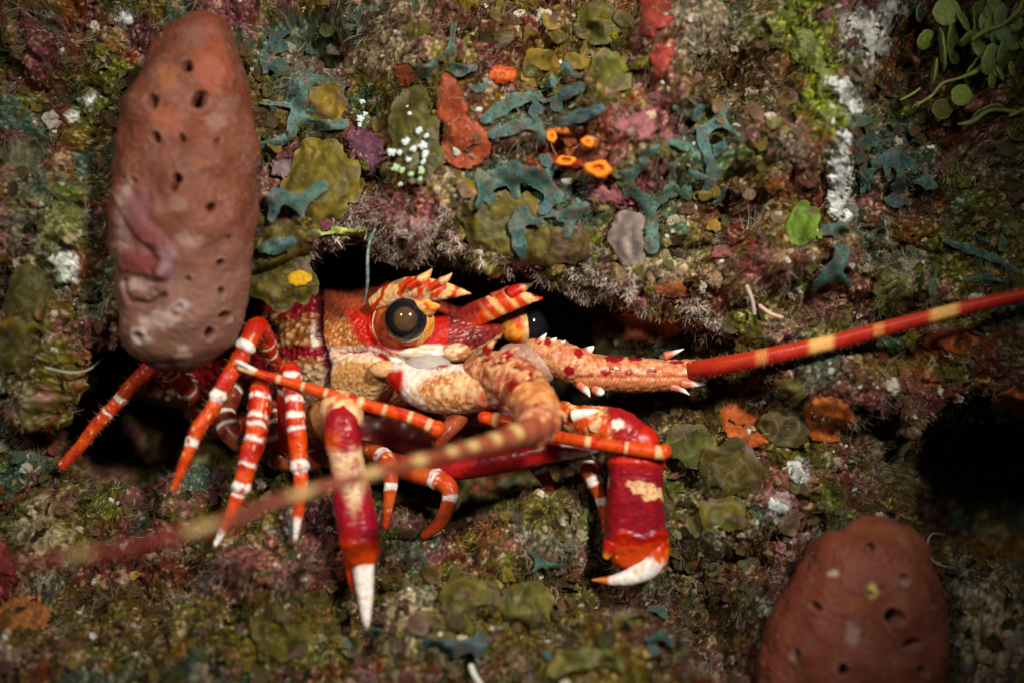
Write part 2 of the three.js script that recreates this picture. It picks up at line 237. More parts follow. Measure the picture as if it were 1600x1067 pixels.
// what grows on it: crust colours in patches with ragged edges [px, py, rx, ry, colour, share]
const CR = { pink: [0.32, 0.11, 0.13], mauve: [0.19, 0.075, 0.088], white: [0.74, 0.76, 0.74], cream: [0.46, 0.39, 0.28], olive: [0.135, 0.112, 0.018], green: [0.17, 0.21, 0.05], brown: [0.085, 0.044, 0.02], wine: [0.12, 0.028, 0.022], grey: [0.22, 0.20, 0.15], rust: [0.24, 0.06, 0.02], gold: [0.24, 0.15, 0.018], fawn: [0.27, 0.19, 0.125], moss: [0.10, 0.12, 0.025], sea: [0.055, 0.125, 0.095] };
const crusts = [
  [470, 60, 80, 40, 'sea', .7], [480, 130, 60, 50, 'sea', .6], [800, 290, 90, 50, 'sea', .75], [900, 330, 60, 40, 'sea', .6], [820, 180, 90, 40, 'sea', .5], [1110, 230, 60, 70, 'sea', .5], [1400, 240, 60, 60, 'sea', .7], [1500, 400, 90, 50, 'moss', .7], [700, 1000, 80, 30, 'sea', .5], [420, 350, 60, 60, 'olive', .7], [1020, 330, 60, 50, 'sea', .5], [560, 330, 60, 30, 'mauve', .6], [640, 200, 60, 70, 'olive', .6], [1150, 700, 100, 90, 'olive', .7], [1000, 380, 80, 50, 'olive', .4], [1060, 740, 60, 60, 'moss', .7], [880, 100, 70, 50, 'gold', .4], [1130, 130, 80, 60, 'olive', .5],
  [1315, 290, 16, 70, 'white', 1], [1325, 150, 26, 30, 'white', .8], [1352, 50, 38, 46, 'white', .7], [1385, 20, 20, 30, 'white', .4], [1275, 90, 36, 90, 'green', .9], [1300, 175, 28, 40, 'green', .8], [1235, 40, 34, 60, 'green', .5],
  [1000, 192, 52, 28, 'pink', 1], [975, 300, 40, 26, 'pink', .9], [865, 245, 40, 24, 'rust', .8], [930, 215, 30, 40, 'rust', .5], [760, 160, 30, 60, 'rust', .4], [570, 220, 36, 28, 'pink', .5], [455, 270, 42, 28, 'mauve', .9], [650, 320, 60, 22, 'pink', .6], [620, 370, 90, 40, 'mauve', .8],
  [195, 30, 18, 14, 'white', .9], [138, 152, 14, 16, 'white', .9], [115, 180, 12, 10, 'white', .7], [80, 350, 70, 40, 'grey', .9], [95, 420, 26, 30, 'white', .8], [95, 350, 40, 40, 'green', .5], [40, 250, 46, 40, 'grey', .6], [60, 130, 46, 22, 'wine', .7], [60, 60, 60, 40, 'mauve', .5], [230, 60, 40, 40, 'mauve', .7], [40, 470, 60, 70, 'olive', .8], [60, 560, 50, 60, 'olive', .7], [20, 620, 40, 40, 'grey', .5],
  [470, 110, 50, 40, 'grey', .7], [620, 80, 60, 30, 'cream', .6], [690, 40, 60, 40, 'mauve', .5], [560, 30, 90, 30, 'grey', .3], [780, 50, 50, 50, 'wine', .7], [1080, 20, 40, 60, 'grey', .8], [1130, 60, 80, 60, 'grey', .4], [1160, 130, 80, 50, 'brown', .8], [930, 50, 50, 50, 'olive', .8], [1240, 250, 50, 60, 'wine', .5], [1230, 230, 30, 40, 'grey', .6], [1130, 330, 60, 50, 'wine', .6], [1050, 420, 40, 36, 'cream', .6], [930, 450, 60, 30, 'cream', .35], [1100, 480, 60, 40, 'wine', .8], [1000, 520, 60, 30, 'wine', .5],
  [1420, 440, 40, 50, 'grey', .9], [1400, 460, 30, 30, 'green', .6], [1560, 250, 60, 40, 'grey', .6], [1420, 330, 60, 40, 'wine', .6], [1540, 380, 70, 60, 'olive', .6], [1480, 540, 60, 26, 'rust', .7], [1300, 650, 130, 40, 'wine', .6], [1350, 620, 90, 50, 'mauve', .5], [1250, 740, 16, 26, 'white', .9], [1217, 795, 20, 18, 'white', 1], [1220, 770, 40, 40, 'pink', .5], [1100, 800, 50, 60, 'grey', .4], [1400, 720, 50, 50, 'grey', .4], [1540, 980, 70, 110, 'cream', .7], [1500, 900, 30, 50, 'grey', .7], [1560, 700, 70, 60, 'wine', .9], [1560, 860, 50, 24, 'gold', .5],
  [440, 890, 120, 50, 'pink', .55], [350, 930, 100, 40, 'mauve', .5], [520, 830, 60, 30, 'mauve', .4], [60, 860, 50, 70, 'cream', .7], [200, 900, 130, 60, 'wine', .7], [300, 980, 300, 60, 'olive', .6], [420, 980, 60, 50, 'olive', .8], [700, 990, 90, 40, 'cream', .5], [660, 950, 70, 30, 'cream', .6], [800, 970, 140, 50, 'olive', .8], [920, 1020, 80, 50, 'gold', .55], [740, 930, 60, 30, 'olive', .6], [860, 820, 70, 60, 'grey', .7], [850, 800, 40, 40, 'olive', .7], [1000, 960, 60, 40, 'mauve', .6], [1120, 960, 90, 90, 'brown', .6], [1050, 640, 70, 60, 'brown', .7], [900, 640, 60, 60, 'grey', .3], [460, 740, 60, 40, 'olive', .7], [1060, 900, 60, 30, 'grey', .4],
];
{
  for (let o = 0; o < RW * RH * 3; o += 3) {
    const p = [reefPos[o], reefPos[o + 1], reefPos[o + 2]], [px, py] = toPx(p);
    const a = fbm(p, 100, 11), b = fbm(p, 42, 12), c = fbm(p, 17, 13), d = nz(p, 6.5, 14), e = nz(p, 3.6, 15);
    const C4 = o / 3 * 4, kinds = [CR.brown, CR.wine, CR.olive, CR.mauve, CR.fawn, CR.brown, CR.moss, CR.fawn, CR.wine, CR.olive];
    let k = mix(CR.brown, kinds[Math.floor((cellOf[C4] * 7.31) % 1 * 10)], 0.55); k = mix(k, kinds[Math.floor((cellOf[C4 + 1] * 5.17) % 1 * 10)], 0.5 * ss(-0.2, 0.1, c + b));
    k = mix(k, CR.olive, 0.85 * ss(0.04, 0.24, fbm(p, 150, 61) + 0.5 * b)); k = mix(k, CR.mauve, 0.85 * ss(0.06, 0.26, fbm(p, 130, 62) + 0.5 * c)); k = mix(k, CR.rust, 0.7 * ss(0.2, 0.36, fbm(p, 85, 63) + 0.3 * c)); k = mix(k, CR.sea, 0.8 * ss(0.14, 0.3, fbm(p, 95, 64) + 0.35 * c)); k = mix(k, CR.moss, 0.8 * ss(0.16, 0.3, fbm(p, 70, 65) + 0.3 * b));
    k = mix(k, CR.fawn, 0.55 * ss(0.18, 0.36, c + 0.3 * a)); k = mix(k, CR.brown, 0.7 * ss(0.14, 0.36, -c - 0.1 * b));
    if (px > -60 && px < 1660 && py > -60 && py < 1120) for (const [cx, cy, rx, ry, name, share] of crusts) {
      const u = (px - cx) / rx, v = (py - cy) / ry, q = u * u + v * v; if (q > 3) continue;
      const w = share * ss(1.25, 0.75, Math.sqrt(q) + 0.9 * b + 0.8 * c + 0.35 * d);
      if (w > 0) k = mix(k, mul(CR[name], 0.85 + 0.5 * (c + d)), w);
    }
    k = mix(k, [0.38, 0.31, 0.22], 0.5 * ss(0.2, 0.34, fbm(p, 30, 35) + 0.45 * nz(p, 9, 36)) * ss(-0.15, 0.15, nz(p, 140, 37))); k = mul(k, 1 + 0.7 * d + 0.6 * e);                              // grain
    const fleck = ss(0.34, 0.46, d * 0.7 + e * 0.7 + 0.25 * c) * (0.35 + 0.65 * ss(-0.1, 0.25, b)); k = mix(k, [0.5, 0.46, 0.4], fleck * 0.5);
    const lum = 0.3 * k[0] + 0.6 * k[1] + 0.1 * k[2]; k = [0, 1, 2].map((e) => Math.max(0.003, lum + 1.4 * (k[e] - lum)) * (0.62 + 0.45 * ss(0.06, 0.3, lum))); for (let n = 0; n < 3; n++) reefCol[o + n] = clamp(k[n], 0.004, 0.85);
  }
}
const idxReef = new Uint32Array((RW - 1) * (RH - 1) * 6); { let q = 0; for (let j = 0; j < RH - 1; j++) for (let i = 0; i < RW - 1; i++) { const a = j * RW + i, b = a + 1, c = a + RW, d = c + 1; idxReef.set([a, c, b, b, c, d], q); q += 6; } }
const reefGeo = geo(reefPos.slice(), reefCol, idxReef); reefGeo.computeVertexNormals();
const reefNor = reefGeo.attributes.normal.array.slice();
const reef = part('reef_rock', reefGeo, M.rock, scene); reef.userData = { kind: 'structure', label: 'crusted reef rock face with a dark crevice running under its overhang' };

// how far forward the rock stands, on a grid of 4 units
const GX = 440, GY = 300, top_ = new Float32Array(GX * GY).fill(-900);
for (let v = 0; v < RW * RH; v++) { const p = [reefPos[v * 3], reefPos[v * 3 + 1], reefPos[v * 3 + 2]], [px, py] = toPx(p), i = Math.round((px + 80) / 4), j = Math.round((py + 60) / 4); if (i >= 0 && j >= 0 && i < GX && j < GY && p[2] > top_[j * GX + i]) top_[j * GX + i] = p[2]; }
const filter = (src, R, f, start) => { const out = new Float32Array(GX * GY); for (let j = 0; j < GY; j++) for (let i = 0; i < GX; i++) { let a = start, n = 0; for (let y = -R; y <= R; y++) for (let x = -R; x <= R; x++) { const u = clamp(i + x, 0, GX - 1), w = clamp(j + y, 0, GY - 1); a = f(a, src[w * GX + u]); n++; } out[j * GX + i] = start === 0 ? a / n : a; } return out; };
const hi = filter(top_, 1, Math.max, -1e4), near_ = filter(filter(filter(top_, 2, Math.max, -1e4), 3, (a, b) => a + b, 0), 2, (a, b) => a + b, 0);
const look = (m, px, py) => { const x = clamp((px + 80) / 4, 0, GX - 1.01), y = clamp((py + 60) / 4, 0, GY - 1.01), i = Math.floor(x), j = Math.floor(y), u = x - i, v = y - j, o = j * GX + i; return lerp(lerp(m[o], m[o + 1], u), lerp(m[o + GX], m[o + GX + 1], u), v); };
const mid_ = filter(filter(top_, 1, (a, b) => a + b, 0), 2, (a, b) => a + b, 0), rockMid = (px, py) => look(mid_, px, py);
const rockZ = (px, py) => look(near_, px, py), rockTop = (px, py) => look(hi, px, py);

// ---------- sponges ----------
const perch = [];
const pitAt = (px, py, x, y, r, p) => { const a = hash(Math.round(x), Math.round(y), 1) * 3.14, e = 0.75 + 0.5 * hash(Math.round(x), Math.round(y), 2), c = Math.cos(a), s = Math.sin(a), u = (px - x) * c + (py - y) * s, v = -(px - x) * s + (py - y) * c; return Math.hypot(u * e, v / e) / r + 0.22 * nz(p, 7, 66); };
function sponge(label, spine_, pits, blots, folds, cols) {
  const t = thing('barrel_sponge', label, 'sponge', P(spine_[0][0], spine_[0][1], spine_[0][2]), 'brown barrel sponges');
  const lump = (p) => 9 * nz(p, 80, 41) + 5 * nz(p, 34, 42) - 1.6 * ss(0.5, 0.15, cells(p[0] / 9, p[1] / 9, p[2] / 9)[0]) * ss(-0.1, 0.3, nz(p, 40, 39)) + 1.1 * nz(p, 9, 43) + 0.6 * nz(p, 4, 44) + 0.35 * nz(p, 2.3, 40);
  const g = loft(spine_, { n: 320, m: 300, ref: [0, 0, 1], caps: [0.3, 0.3], color: (q) => {
    const { px, py, p } = q; let k = mix(cols[0], cols[1], ss(-0.2, 0.3, fbm(p, 60, 45))); k = mix(k, cols[2], 0.5 * ss(0.05, 0.4, fbm(p, 34, 46) + 0.3 * nz(p, 9, 52))); k = mul(k, 1 + 0.16 * nz(p, 5, 47) + 0.12 * nz(p, 2.6, 48));
    if (cols[3]) k = mix(k, cols[3], ss(330, 480, py + 40 * nz(p, 50, 49)) * 0.85);
    if (q.n[2] > -0.2) {
      for (const [x, y, rx, ry, c, w] of blots) { const d = Math.hypot((px - x) / rx, (py - y) / ry) + 0.5 * nz(p, 12, 50) + 0.3 * nz(p, 5, 51); if (d < 1.2) k = mix(k, c, 0.85 * w * ss(1.2, 0.5, d)); }
      for (const [x, y, r, deepness] of pits) { const d = pitAt(px, py, x, y, r, p); if (d < 1.9) k = mix(k, [0.30, 0.17, 0.14], 0.28 * ss(1.8, 1.2, d) * ss(-0.2, 0.3, nz(p, 16, 77))); }
    }
    return k; },
    relief: ({ px, py, p, n }) => { let h = lump(p); if (n[2] > -0.2) { for (const [x, y, r, deepness] of pits) { const d = pitAt(px, py, x, y, r, p); if (d < 2.2) h += 1.5 * Math.exp(-((d - 1.25) ** 2) * 9) - 1.9 * deepness * Math.pow(ss(1.45, 0.25, d), 1.6); } for (const f of folds) h += f(px, py, p); } return h; } });
  part('body', g, M.sponge, t); const q = g.attributes.position; for (let i = 0; i < q.count; i++) if (hash(i, 5, 9) < 0.008 && nz([q.getX(i) / UNIT, q.getY(i) / UNIT, q.getZ(i) / UNIT], 60, 3) > 0.05) perch.push([q.getX(i) + t.position.x, q.getY(i) + t.position.y, q.getZ(i) + t.position.z]); return t;
}
const bar = (list) => (x, y) => { let d = 1e3; for (const b of list) d = Math.min(d, capsule(x, y, b)); return d; };
const scarA = bar([[186, 300, 205, 330, 8], [205, 330, 222, 360, 8], [222, 360, 262, 400, 10], [262, 400, 255, 425, 8]]), scarB = bar([[196, 412, 250, 424, 9], [186, 395, 210, 415, 9]]), cut = bar([[198, 440, 205, 470, 3], [205, 470, 232, 476, 3.5], [232, 476, 255, 462, 3]]);
const brownS = [[0.13, 0.036, 0.018], [0.15, 0.050, 0.029], [0.185, 0.092, 0.074]];
const purple = [0.13, 0.042, 0.05], pale = [0.42, 0.30, 0.26];
sponge('tall brown barrel sponge hanging before the rock, dotted with dark pores, left',
  [[299, 26, 44, 14, 10], [300, 33, 45, 34, 26], [302, 46, 48, 50, 40], [305, 70, 52, 64, 52], [302, 130, 60, 86, 70], [293, 200, 66, 103, 84], [290, 270, 70, 112, 92], [290, 350, 72, 112, 92], [285, 430, 70, 102, 86], [282, 500, 64, 96, 80], [284, 538, 60, 82, 70], [286, 558, 57, 60, 52], [288, 570, 55, 40, 34], [289, 577, 54, 16, 12]].map(([x, y, z, a, b]) => [x, y, z, b, a]),
  [[292, 103, 9, 20], [312, 155, 12, 24], [239, 160, 10, 18], [240, 214, 8, 15], [284, 215, 7, 8], [338, 222, 6, 9], [276, 278, 8, 18], [272, 292, 7, 10], [329, 325, 7, 12], [205, 282, 5, 8], [346, 412, 6, 14], [345, 456, 6, 14], [350, 495, 9, 14], [326, 522, 8, 16], [358, 372, 4, 8], [293, 437, 6, 4], [219, 527, 8, 7], [280, 480, 6, 3]],
  [[196, 330, 13, 60, pale, .5], [215, 330, 22, 42, purple, .9], [245, 385, 30, 26, purple, .7], [225, 412, 48, 22, [0.13, 0.02, 0.022], .9], [228, 375, 22, 20, [0.16, 0.03, 0.04], .6], [262, 410, 14, 34, [0.25, 0.14, 0.17], .6], [248, 500, 32, 15, pale, .9], [219, 527, 20, 18, pale, .9], [286, 560, 14, 20, pale, .7], [282, 478, 16, 12, [0.45, 0.38, 0.38], .5], [292, 375, 20, 16, pale, .35], [275, 320, 18, 16, pale, .25], [335, 190, 16, 14, pale, .25], [262, 120, 18, 24, [0.33, 0.13, 0.04], .6], [215, 445, 22, 12, pale, .6], [330, 45, 22, 30, [0.2, 0.045, 0.02], .6], [240, 545, 36, 12, [0.2, 0.12, 0.05], .6], [330, 560, 40, 10, [0.2, 0.12, 0.05], .5], [260, 190, 30, 22, [0.33, 0.07, 0.03], .5], [330, 105, 34, 46, [0.33, 0.07, 0.03], .5], [310, 258, 20, 6, [0.22, 0.07, 0.02], .6]],
  [(x, y, p) => 7 * ss(8, -2, scarA(x, y)), (x, y) => 6 * ss(10, -2, scarB(x, y)) , (x, y) => -9 * ss(3.5, -1.5, cut(x, y)), (x, y) => -6 * ss(16, 4, Math.hypot(x - 232, y - 392))],
  [...brownS, [0.17, 0.082, 0.06]]);
sponge('brown barrel sponge standing upright at the ledge below, partly out of view, right',
  [[1290, 1190, 130, 60, 130], [1310, 1120, 122, 80, 138], [1330, 1040, 112, 90, 140], [1350, 960, 104, 90, 128], [1368, 890, 96, 80, 106], [1379, 850, 90, 60, 80], [1381, 826, 86, 42, 58], [1382, 814, 84, 26, 38], [1383, 808, 83, 8, 14]],
  [[1398, 965, 13, 22], [1428, 1008, 11, 18], [1318, 1048, 9, 16], [1277, 948, 8, 10], [1246, 1025, 9, 9], [1358, 855, 9, 8], [1412, 905, 8, 9], [1460, 945, 6, 8], [1360, 928, 6, 6], [1440, 1050, 8, 12]],
  [[1303, 896, 9, 7, [0.6, 0.55, 0.34], .9], [1364, 923, 9, 12, [0.55, 0.5, 0.12], 1], [1332, 992, 14, 22, pale, .6], [1246, 1022, 12, 9, pale, .7], [1412, 908, 9, 8, pale, .7], [1290, 925, 22, 16, [0.2, 0.04, 0.018], .6], [1345, 945, 20, 14, [0.3, 0.09, 0.02], .5], [1380, 830, 60, 12, [0.24, 0.09, 0.03], .4], [1440, 880, 30, 40, [0.22, 0.06, 0.02], .4]],
  [], [[0.17, 0.042, 0.022], [0.205, 0.056, 0.032], [0.23, 0.09, 0.06]]);

// ---------- algae and crusts ----------
const turn2 = (p, s) => [noise(p[0] / s, p[1] / s, 1.1), noise(p[0] / s, p[1] / s, 7.7)];
// teal forked straps with dark dots
const teal = [0.085, 0.18, 0.14];
const keepPerch = (g, every) => { const q = g.attributes.position, N = q.count / 2; for (let i = 0; i < N; i++) if (hash(i, every, 4) < 1 / every) perch.push([q.getX(i), q.getY(i), q.getZ(i)]); return g; };
function strap(label, bars, { lift = 6, tone = teal, bend = 9 } = {}) {
  const f = outline(bars.map(([a, b, c, d, r, q]) => [a, b, c, d, r * 0.86, q * 0.86]), [], 1.5, 9), z0 = (x, y) => lerp(rockMid(x, y), rockZ(x, y), 0.62), ph = bars[0][0];
  const g = sheet(f, (x, y, d) => z0(x, y) + lift + bend * noise(x / 26, y / 26, 2.2 + ph) + 1.6 * ss(0, 7, d), 2.2, (x, y, d) => {
    const X = Math.floor(x / 6), Y = Math.floor(y / 6); let dot = 0;
    for (let i = -1; i < 2; i++) for (let j = -1; j < 2; j++) if (hash(X + i, Y + j, 5) > 0.25) { const q = Math.hypot((X + i + hash(X + i, Y + j, 1)) * 6 - x, (Y + j + hash(X + i, Y + j, 2)) * 6 - y); dot = Math.max(dot, ss(1.7, 0.9, q)); }
    let k = mix(tone, [0.085, 0.165, 0.18], ss(-0.1, 0.4, noise(x / 40, y / 40, 4.4))); k = mix(k, [0.1, 0.2, 0.13], 0.6 * ss(0.1, 0.5, noise(x / 22, y / 22, 9.4))); k = mul(k, 1 + 0.3 * noise(x / 7, y / 7, 6.1) + 0.25 * noise(x / 3, y / 3, 2.1)); k = mix(k, [0.22, 0.32, 0.26], ss(2.6, 0.3, d) * 0.5);
    k = mul(k, 0.72 + 0.5 * hash(Math.round(ph), bars.length, 3)); k = mix(k, [0.15, 0.115, 0.075], 0.75 * ss(0.02, 0.36, noise(x / 15, y / 15, 7.3) + 0.5 * noise(x / 5, y / 5, 1.3))); return mul(mix(k, [0.012, 0.03, 0.035], dot * 0.8), 0.85); }, 1.5);
  return single('forked_alga', label, 'alga', keepPerch(g, 40), M.alga, 'teal forked algae');
}
const line = (r, ...p) => p.slice(1).map((q, i) => [p[i][0], p[i][1], q[0], q[1], p[i][2] ?? r, q[2] ?? r]);
strap('large teal forked alga beside the tall sponge, right of its middle', [...line(9, [408, 232, 11], [450, 216], [464, 184, 12], [468, 158], [484, 112]), ...line(9, [501, 122], [531, 132, 11]), ...line(9, [476, 130], [504, 120]), ...line(10, [462, 186], [481, 197], [535, 194, 10]), ...line(5, [466, 165], [408, 160, 3])]);
strap('teal alga lobe draped over the round olive blade', [...line(13, [430, 304], [467, 316], [503, 291, 11]), ...line(12, [432, 310], [424, 340, 8]), ...line(7, [467, 316], [472, 338, 4])], { lift: 26 });
strap('small teal alga lobe on the blade with the yellow spot', line(13, [410, 388, 9], [430, 385], [454, 378, 10]), { lift: 34 });
strap('pale teal alga arching across the top of the rock above the rust sponge', [...line(9, [660, 113, 12], [690, 98], [717, 110], [741, 105, 6]), ...line(5, [690, 98], [704, 76], [712, 16, 5])], { tone: [0.09, 0.17, 0.12] });
strap('teal strap rising to the right beside the rust sponge', line(11, [758, 186, 9], [780, 172], [805, 156], [838, 148, 9]));
strap('green-teal forked sprig at the right of the round gold blade', [...line(6, [846, 134, 4], [866, 124], [883, 108], [886, 92, 6]), ...line(6, [883, 112], [909, 120, 3])], { tone: [0.05, 0.16, 0.085] });
strap('short blue-teal strap below the green-teal sprig', line(9, [860, 156, 4], [884, 146], [905, 136, 10]), { tone: [0.07, 0.15, 0.19] });
strap('straight blue-teal strap above the orange cups', line(11, [878, 190, 8], [906, 180], [938, 170, 9]), { tone: [0.085, 0.16, 0.21] });
strap('bent teal strap left of the orange cups', line(10, [770, 210, 9], [800, 200], [834, 190], [848, 214, 7], [852, 226, 4]));
strap('broad mossy teal mat on the bulge of the overhang', [...line(17, [760, 285], [800, 268], [842, 278], [868, 306, 12], [848, 328, 9]), ...line(10, [760, 290], [748, 320, 6]), ...line(10, [800, 280], [808, 310, 8])], { tone: [0.05, 0.115, 0.09], lift: 14 });
strap('teal lobe hanging at the right of the mossy mat', [...line(11, [876, 340, 9], [900, 330], [914, 322, 8]), ...line(9, [894, 336], [886, 364, 10])], { lift: 12 });
strap('teal strap down the front of the olive overhang blade', [...line(12, [816, 330], [806, 352], [812, 384, 11], [818, 404, 5]), ...line(8, [812, 344], [846, 346, 6])], { lift: 30, tone: [0.06, 0.14, 0.12] });
strap('tall teal forked alga on the middle of the overhang', [...line(11, [1019, 386, 13], [1018, 350], [1016, 316]), ...line(9, [1016, 318], [984, 296, 10], [974, 272, 8]), ...line(9, [1016, 318], [1036, 308], [1052, 294, 7]), ...line(8, [984, 276], [1004, 258], [1014, 244, 5])]);
strap('winding teal forked alga on the brown rock, right of the pink crust', [...line(9, [1104, 294, 8], [1118, 272, 10], [1108, 248, 7], [1099, 220], [1097, 203, 9]), ...line(6, [1112, 270], [1128, 266, 6]), ...line(8, [1099, 205], [1124, 188, 9], [1138, 164, 4]), ...line(6, [1126, 190], [1154, 211, 3])]);
strap('small vivid blue-green alga tip beside the winding alga', line(7, [1082, 272, 8], [1104, 279, 5]), { tone: [0.03, 0.21, 0.21], lift: 16 });
strap('short teal strap curving up from the pink crust', line(7, [1054, 168, 4], [1086, 180, 8], [1097, 168, 6]));
strap('narrow teal alga in the gap right of the white crust', line(7, [1356, 190, 9], [1362, 212, 6], [1346, 250, 8], [1352, 276, 6], [1357, 294, 6]), { tone: [0.06, 0.13, 0.1] });
strap('teal alga standing behind the white crust', [...line(14, [1370, 256, 10], [1402, 244, 16], [1434, 264, 8]), ...line(8, [1402, 250], [1412, 284, 6])], { tone: [0.05, 0.13, 0.115] });
strap('teal alga hanging below the green disc, above the banded antenna', [...line(13, [1290, 360, 10], [1316, 358, 12], [1317, 404, 14]), ...line(12, [1317, 404], [1294, 430, 13], [1276, 446, 8]), ...line(9, [1304, 424], [1330, 446, 4])], { tone: [0.075, 0.185, 0.17] });
strap('slender teal strap under the right green plant', line(6, [1476, 376, 4], [1512, 388, 7], [1552, 402, 6], [1590, 424, 4]), { tone: [0.06, 0.14, 0.10] });
strap('faint teal alga tips on the rock by the right edge', [...line(6, [1516, 436, 4], [1546, 432, 6]), ...line(5, [1546, 432], [1566, 440, 3])], { tone: [0.065, 0.15, 0.12] });
strap('blue-teal alga with pointed lobes on the ledge at the very bottom', [...line(13, [668, 1004, 10], [708, 1014, 14], [750, 1004, 13], [764, 998, 5]), ...line(8, [744, 1006], [746, 1032, 4]), ...line(6, [750, 1000], [746, 986, 3])], { tone: [0.05, 0.12, 0.13], lift: 16 });
strap('tiny teal forked sprig under the fuzzy stone', [...line(3, [828, 860, 3], [845, 880, 5], [877, 884, 3]), ...line(3, [845, 880], [834, 892, 3])], { tone: [0.05, 0.19, 0.14], lift: 14 });
strap('little teal alga right of the pale curved claw tip', line(5, [1014, 1000, 4], [1034, 992, 6], [1052, 1008, 4]), { tone: [0.04, 0.12, 0.09], lift: 14 });

seed = 777;
const ORD = ['first', 'second', 'third', 'fourth', 'fifth', 'sixth', 'seventh', 'eighth', 'ninth', 'tenth', 'eleventh', 'twelfth', 'thirteenth', 'fourteenth', 'fifteenth', 'sixteenth', 'seventeenth', 'eighteenth'];
const scraps = (label, group, spots, tones, r0 = 5) => { const made = []; for (const [x, y, len, a0] of spots) { const a = a0 ?? rnd() * 6.28, b = a + rr(-0.9, 0.9), c = b + rr(0.7, 1.3), x1 = x + len * Math.cos(a), y1 = y + len * Math.sin(a), l2 = len * rr(0.6, 1.1), r = r0 * rr(0.75, 1.3); const o = strap(label, [...line(r, [x, y, r * 0.8], [x1, y1, r * 1.1], [x1 + l2 * Math.cos(b), y1 + l2 * Math.sin(b), r * rr(0.5, 1)]), ...(rnd() > 0.35 ? line(r, [x1, y1], [x1 + l2 * 0.8 * Math.cos(c), y1 + l2 * 0.8 * Math.sin(c), r * 0.7]) : [])], { tone: tones[Math.floor(rnd() * tones.length)], lift: rr(2, 8) }); o.name = o.name.replace('forked_alga', 'alga_sprig'); o.userData.group = group; o.geometry.computeBoundingBox(); made.push(o); } made.sort((a, b) => a.geometry.boundingBox.min.x + a.geometry.boundingBox.max.x - b.geometry.boundingBox.min.x - b.geometry.boundingBox.max.x).forEach((o, i) => { o.userData.label = ORD[i] + ' from the left: ' + label; }); };
const tn = [[0.085, 0.18, 0.14], [0.07, 0.145, 0.14], [0.09, 0.155, 0.10], [0.07, 0.14, 0.10], [0.11, 0.18, 0.15]], at = (n, x, y, rx, ry, len) => [...Array(n)].map(() => [x + rr(-rx, rx), y + rr(-ry, ry), rr(len * 0.5, len)]);
scraps('small teal sprig crowded around the mossy mat on the overhang', 'sprigs around the mossy mat', at(12, 830, 310, 85, 50, 22), tn, 6);
scraps('small teal sprig among the straps above the orange cups', 'sprigs above the orange cups', at(8, 850, 170, 90, 40, 20), tn);
scraps('small teal sprig around the tall teal forked alga', 'sprigs around the tall forked alga', at(9, 1060, 270, 70, 60, 20), tn);
scraps('small teal sprig beside the top of the tall sponge', 'sprigs by the sponge top', at(7, 460, 90, 50, 60, 26), tn, 7);
scraps('small teal sprig in the gap behind the white crust strip', 'sprigs behind the white crust', at(7, 1400, 250, 60, 70, 24), tn, 6);
scraps('small teal sprig on the ledge at the bottom', 'sprigs on the ledge', at(8, 760, 990, 260, 50, 18), tn);
scraps('small green sprig above the banded antenna, far right', 'sprigs above the banded antenna', at(7, 1520, 400, 70, 40, 24), [[0.08, 0.15, 0.06], [0.07, 0.14, 0.10]], 5);
// brown, olive and green rounded blades
function blade(label, rounds, tone, { lift = 12, tilt = [0, 0], name = 'rounded_alga', dome = 4, flecks = 0, group = 'rounded algae' } = {}) {
  const f0 = outline([], rounds, 1.6, 14), f = (x, y) => f0(x, y) + 13 * noise(x / 30, y / 30, 4.4 + rounds[0][0]) + 6 * Math.max(0, noise(x / 13, y / 13, 2.9)); f.box = f0.box; const cx = rounds[0][0], cy = rounds[0][1], z0 = rockZ(cx, cy);
  const g = sheet(f, (x, y, d) => Math.max(lerp(z0, lerp(rockMid(x, y), rockZ(x, y), 0.5), 0.6), z0 - 34) + lift * 0.36 + tilt[0] * (x - cx) + tilt[1] * (y - cy) + dome * ss(0, 24, d) + 9 * noise(x / 30, y / 30, 5.5) + 0.7 * noise(x / 8, y / 8, 5.5), 2.6, (x, y, d) => {
    let k = mix(tone, mul(tone, 0.62), ss(-0.1, 0.35, noise(x / 26, y / 26, 1.5))); k = mix(k, [tone[0] * 1.5, tone[1] * 1.35, tone[2] * 1.2], 0.7 * ss(0.1, 0.4, noise(x / 18, y / 30, 3.5)));
    k = mul(k, 1 + 0.22 * noise(x / 5, y / 5, 0.4) + 0.2 * noise(x / 2.5, y / 2.5, 6.4)); k = mix(k, mul(tone, 2.0), 0.45 * ss(2.6, 0.4, d));
    k = mix(k, [0.13, 0.075, 0.06], 0.75 * ss(0.1, 0.4, noise(x / 24, y / 24, 12.5) + 0.5 * noise(x / 9, y / 9, 3.3) - 0.012 * d)); k = mul(k, 1 + 0.22 * Math.sin(d / 3.4 + 3 * noise(x / 20, y / 20, 8.8))); const s = hash(Math.round(x / 1.7), Math.round(y / 1.7), 77); return s > 0.993 ? mix(k, [0.4, 0.4, 0.3], 0.5) : k; }, 1.8);
  return single(name, label, 'alga', keepPerch(g, 9), M.alga, group);
}
const ol = [0.10, 0.078, 0.012], go = [0.19, 0.12, 0.014], dk = [0.085, 0.075, 0.015];
const hung = blade('olive blade hanging beside the tall sponge with a yellow spot', [[434, 400, 54, 74, 0.1], [446, 440, 52, 44]], ol, { lift: 34, tilt: [0.05, 0.16], dome: 8 });
blade('large round olive-gold blade beside the tall sponge', [[500, 290, 62, 72, 0.2]], [0.14, 0.105, 0.014], { lift: 14, dome: 10 });
blade('golden brown blade framed by the large teal forked alga', [[508, 163, 42, 32, -0.4]], go, { lift: 4 });
blade('dark olive blade carrying white flakes, left of the rust sponge', [[646, 215, 44, 74, -0.1]], dk, { lift: 8 });
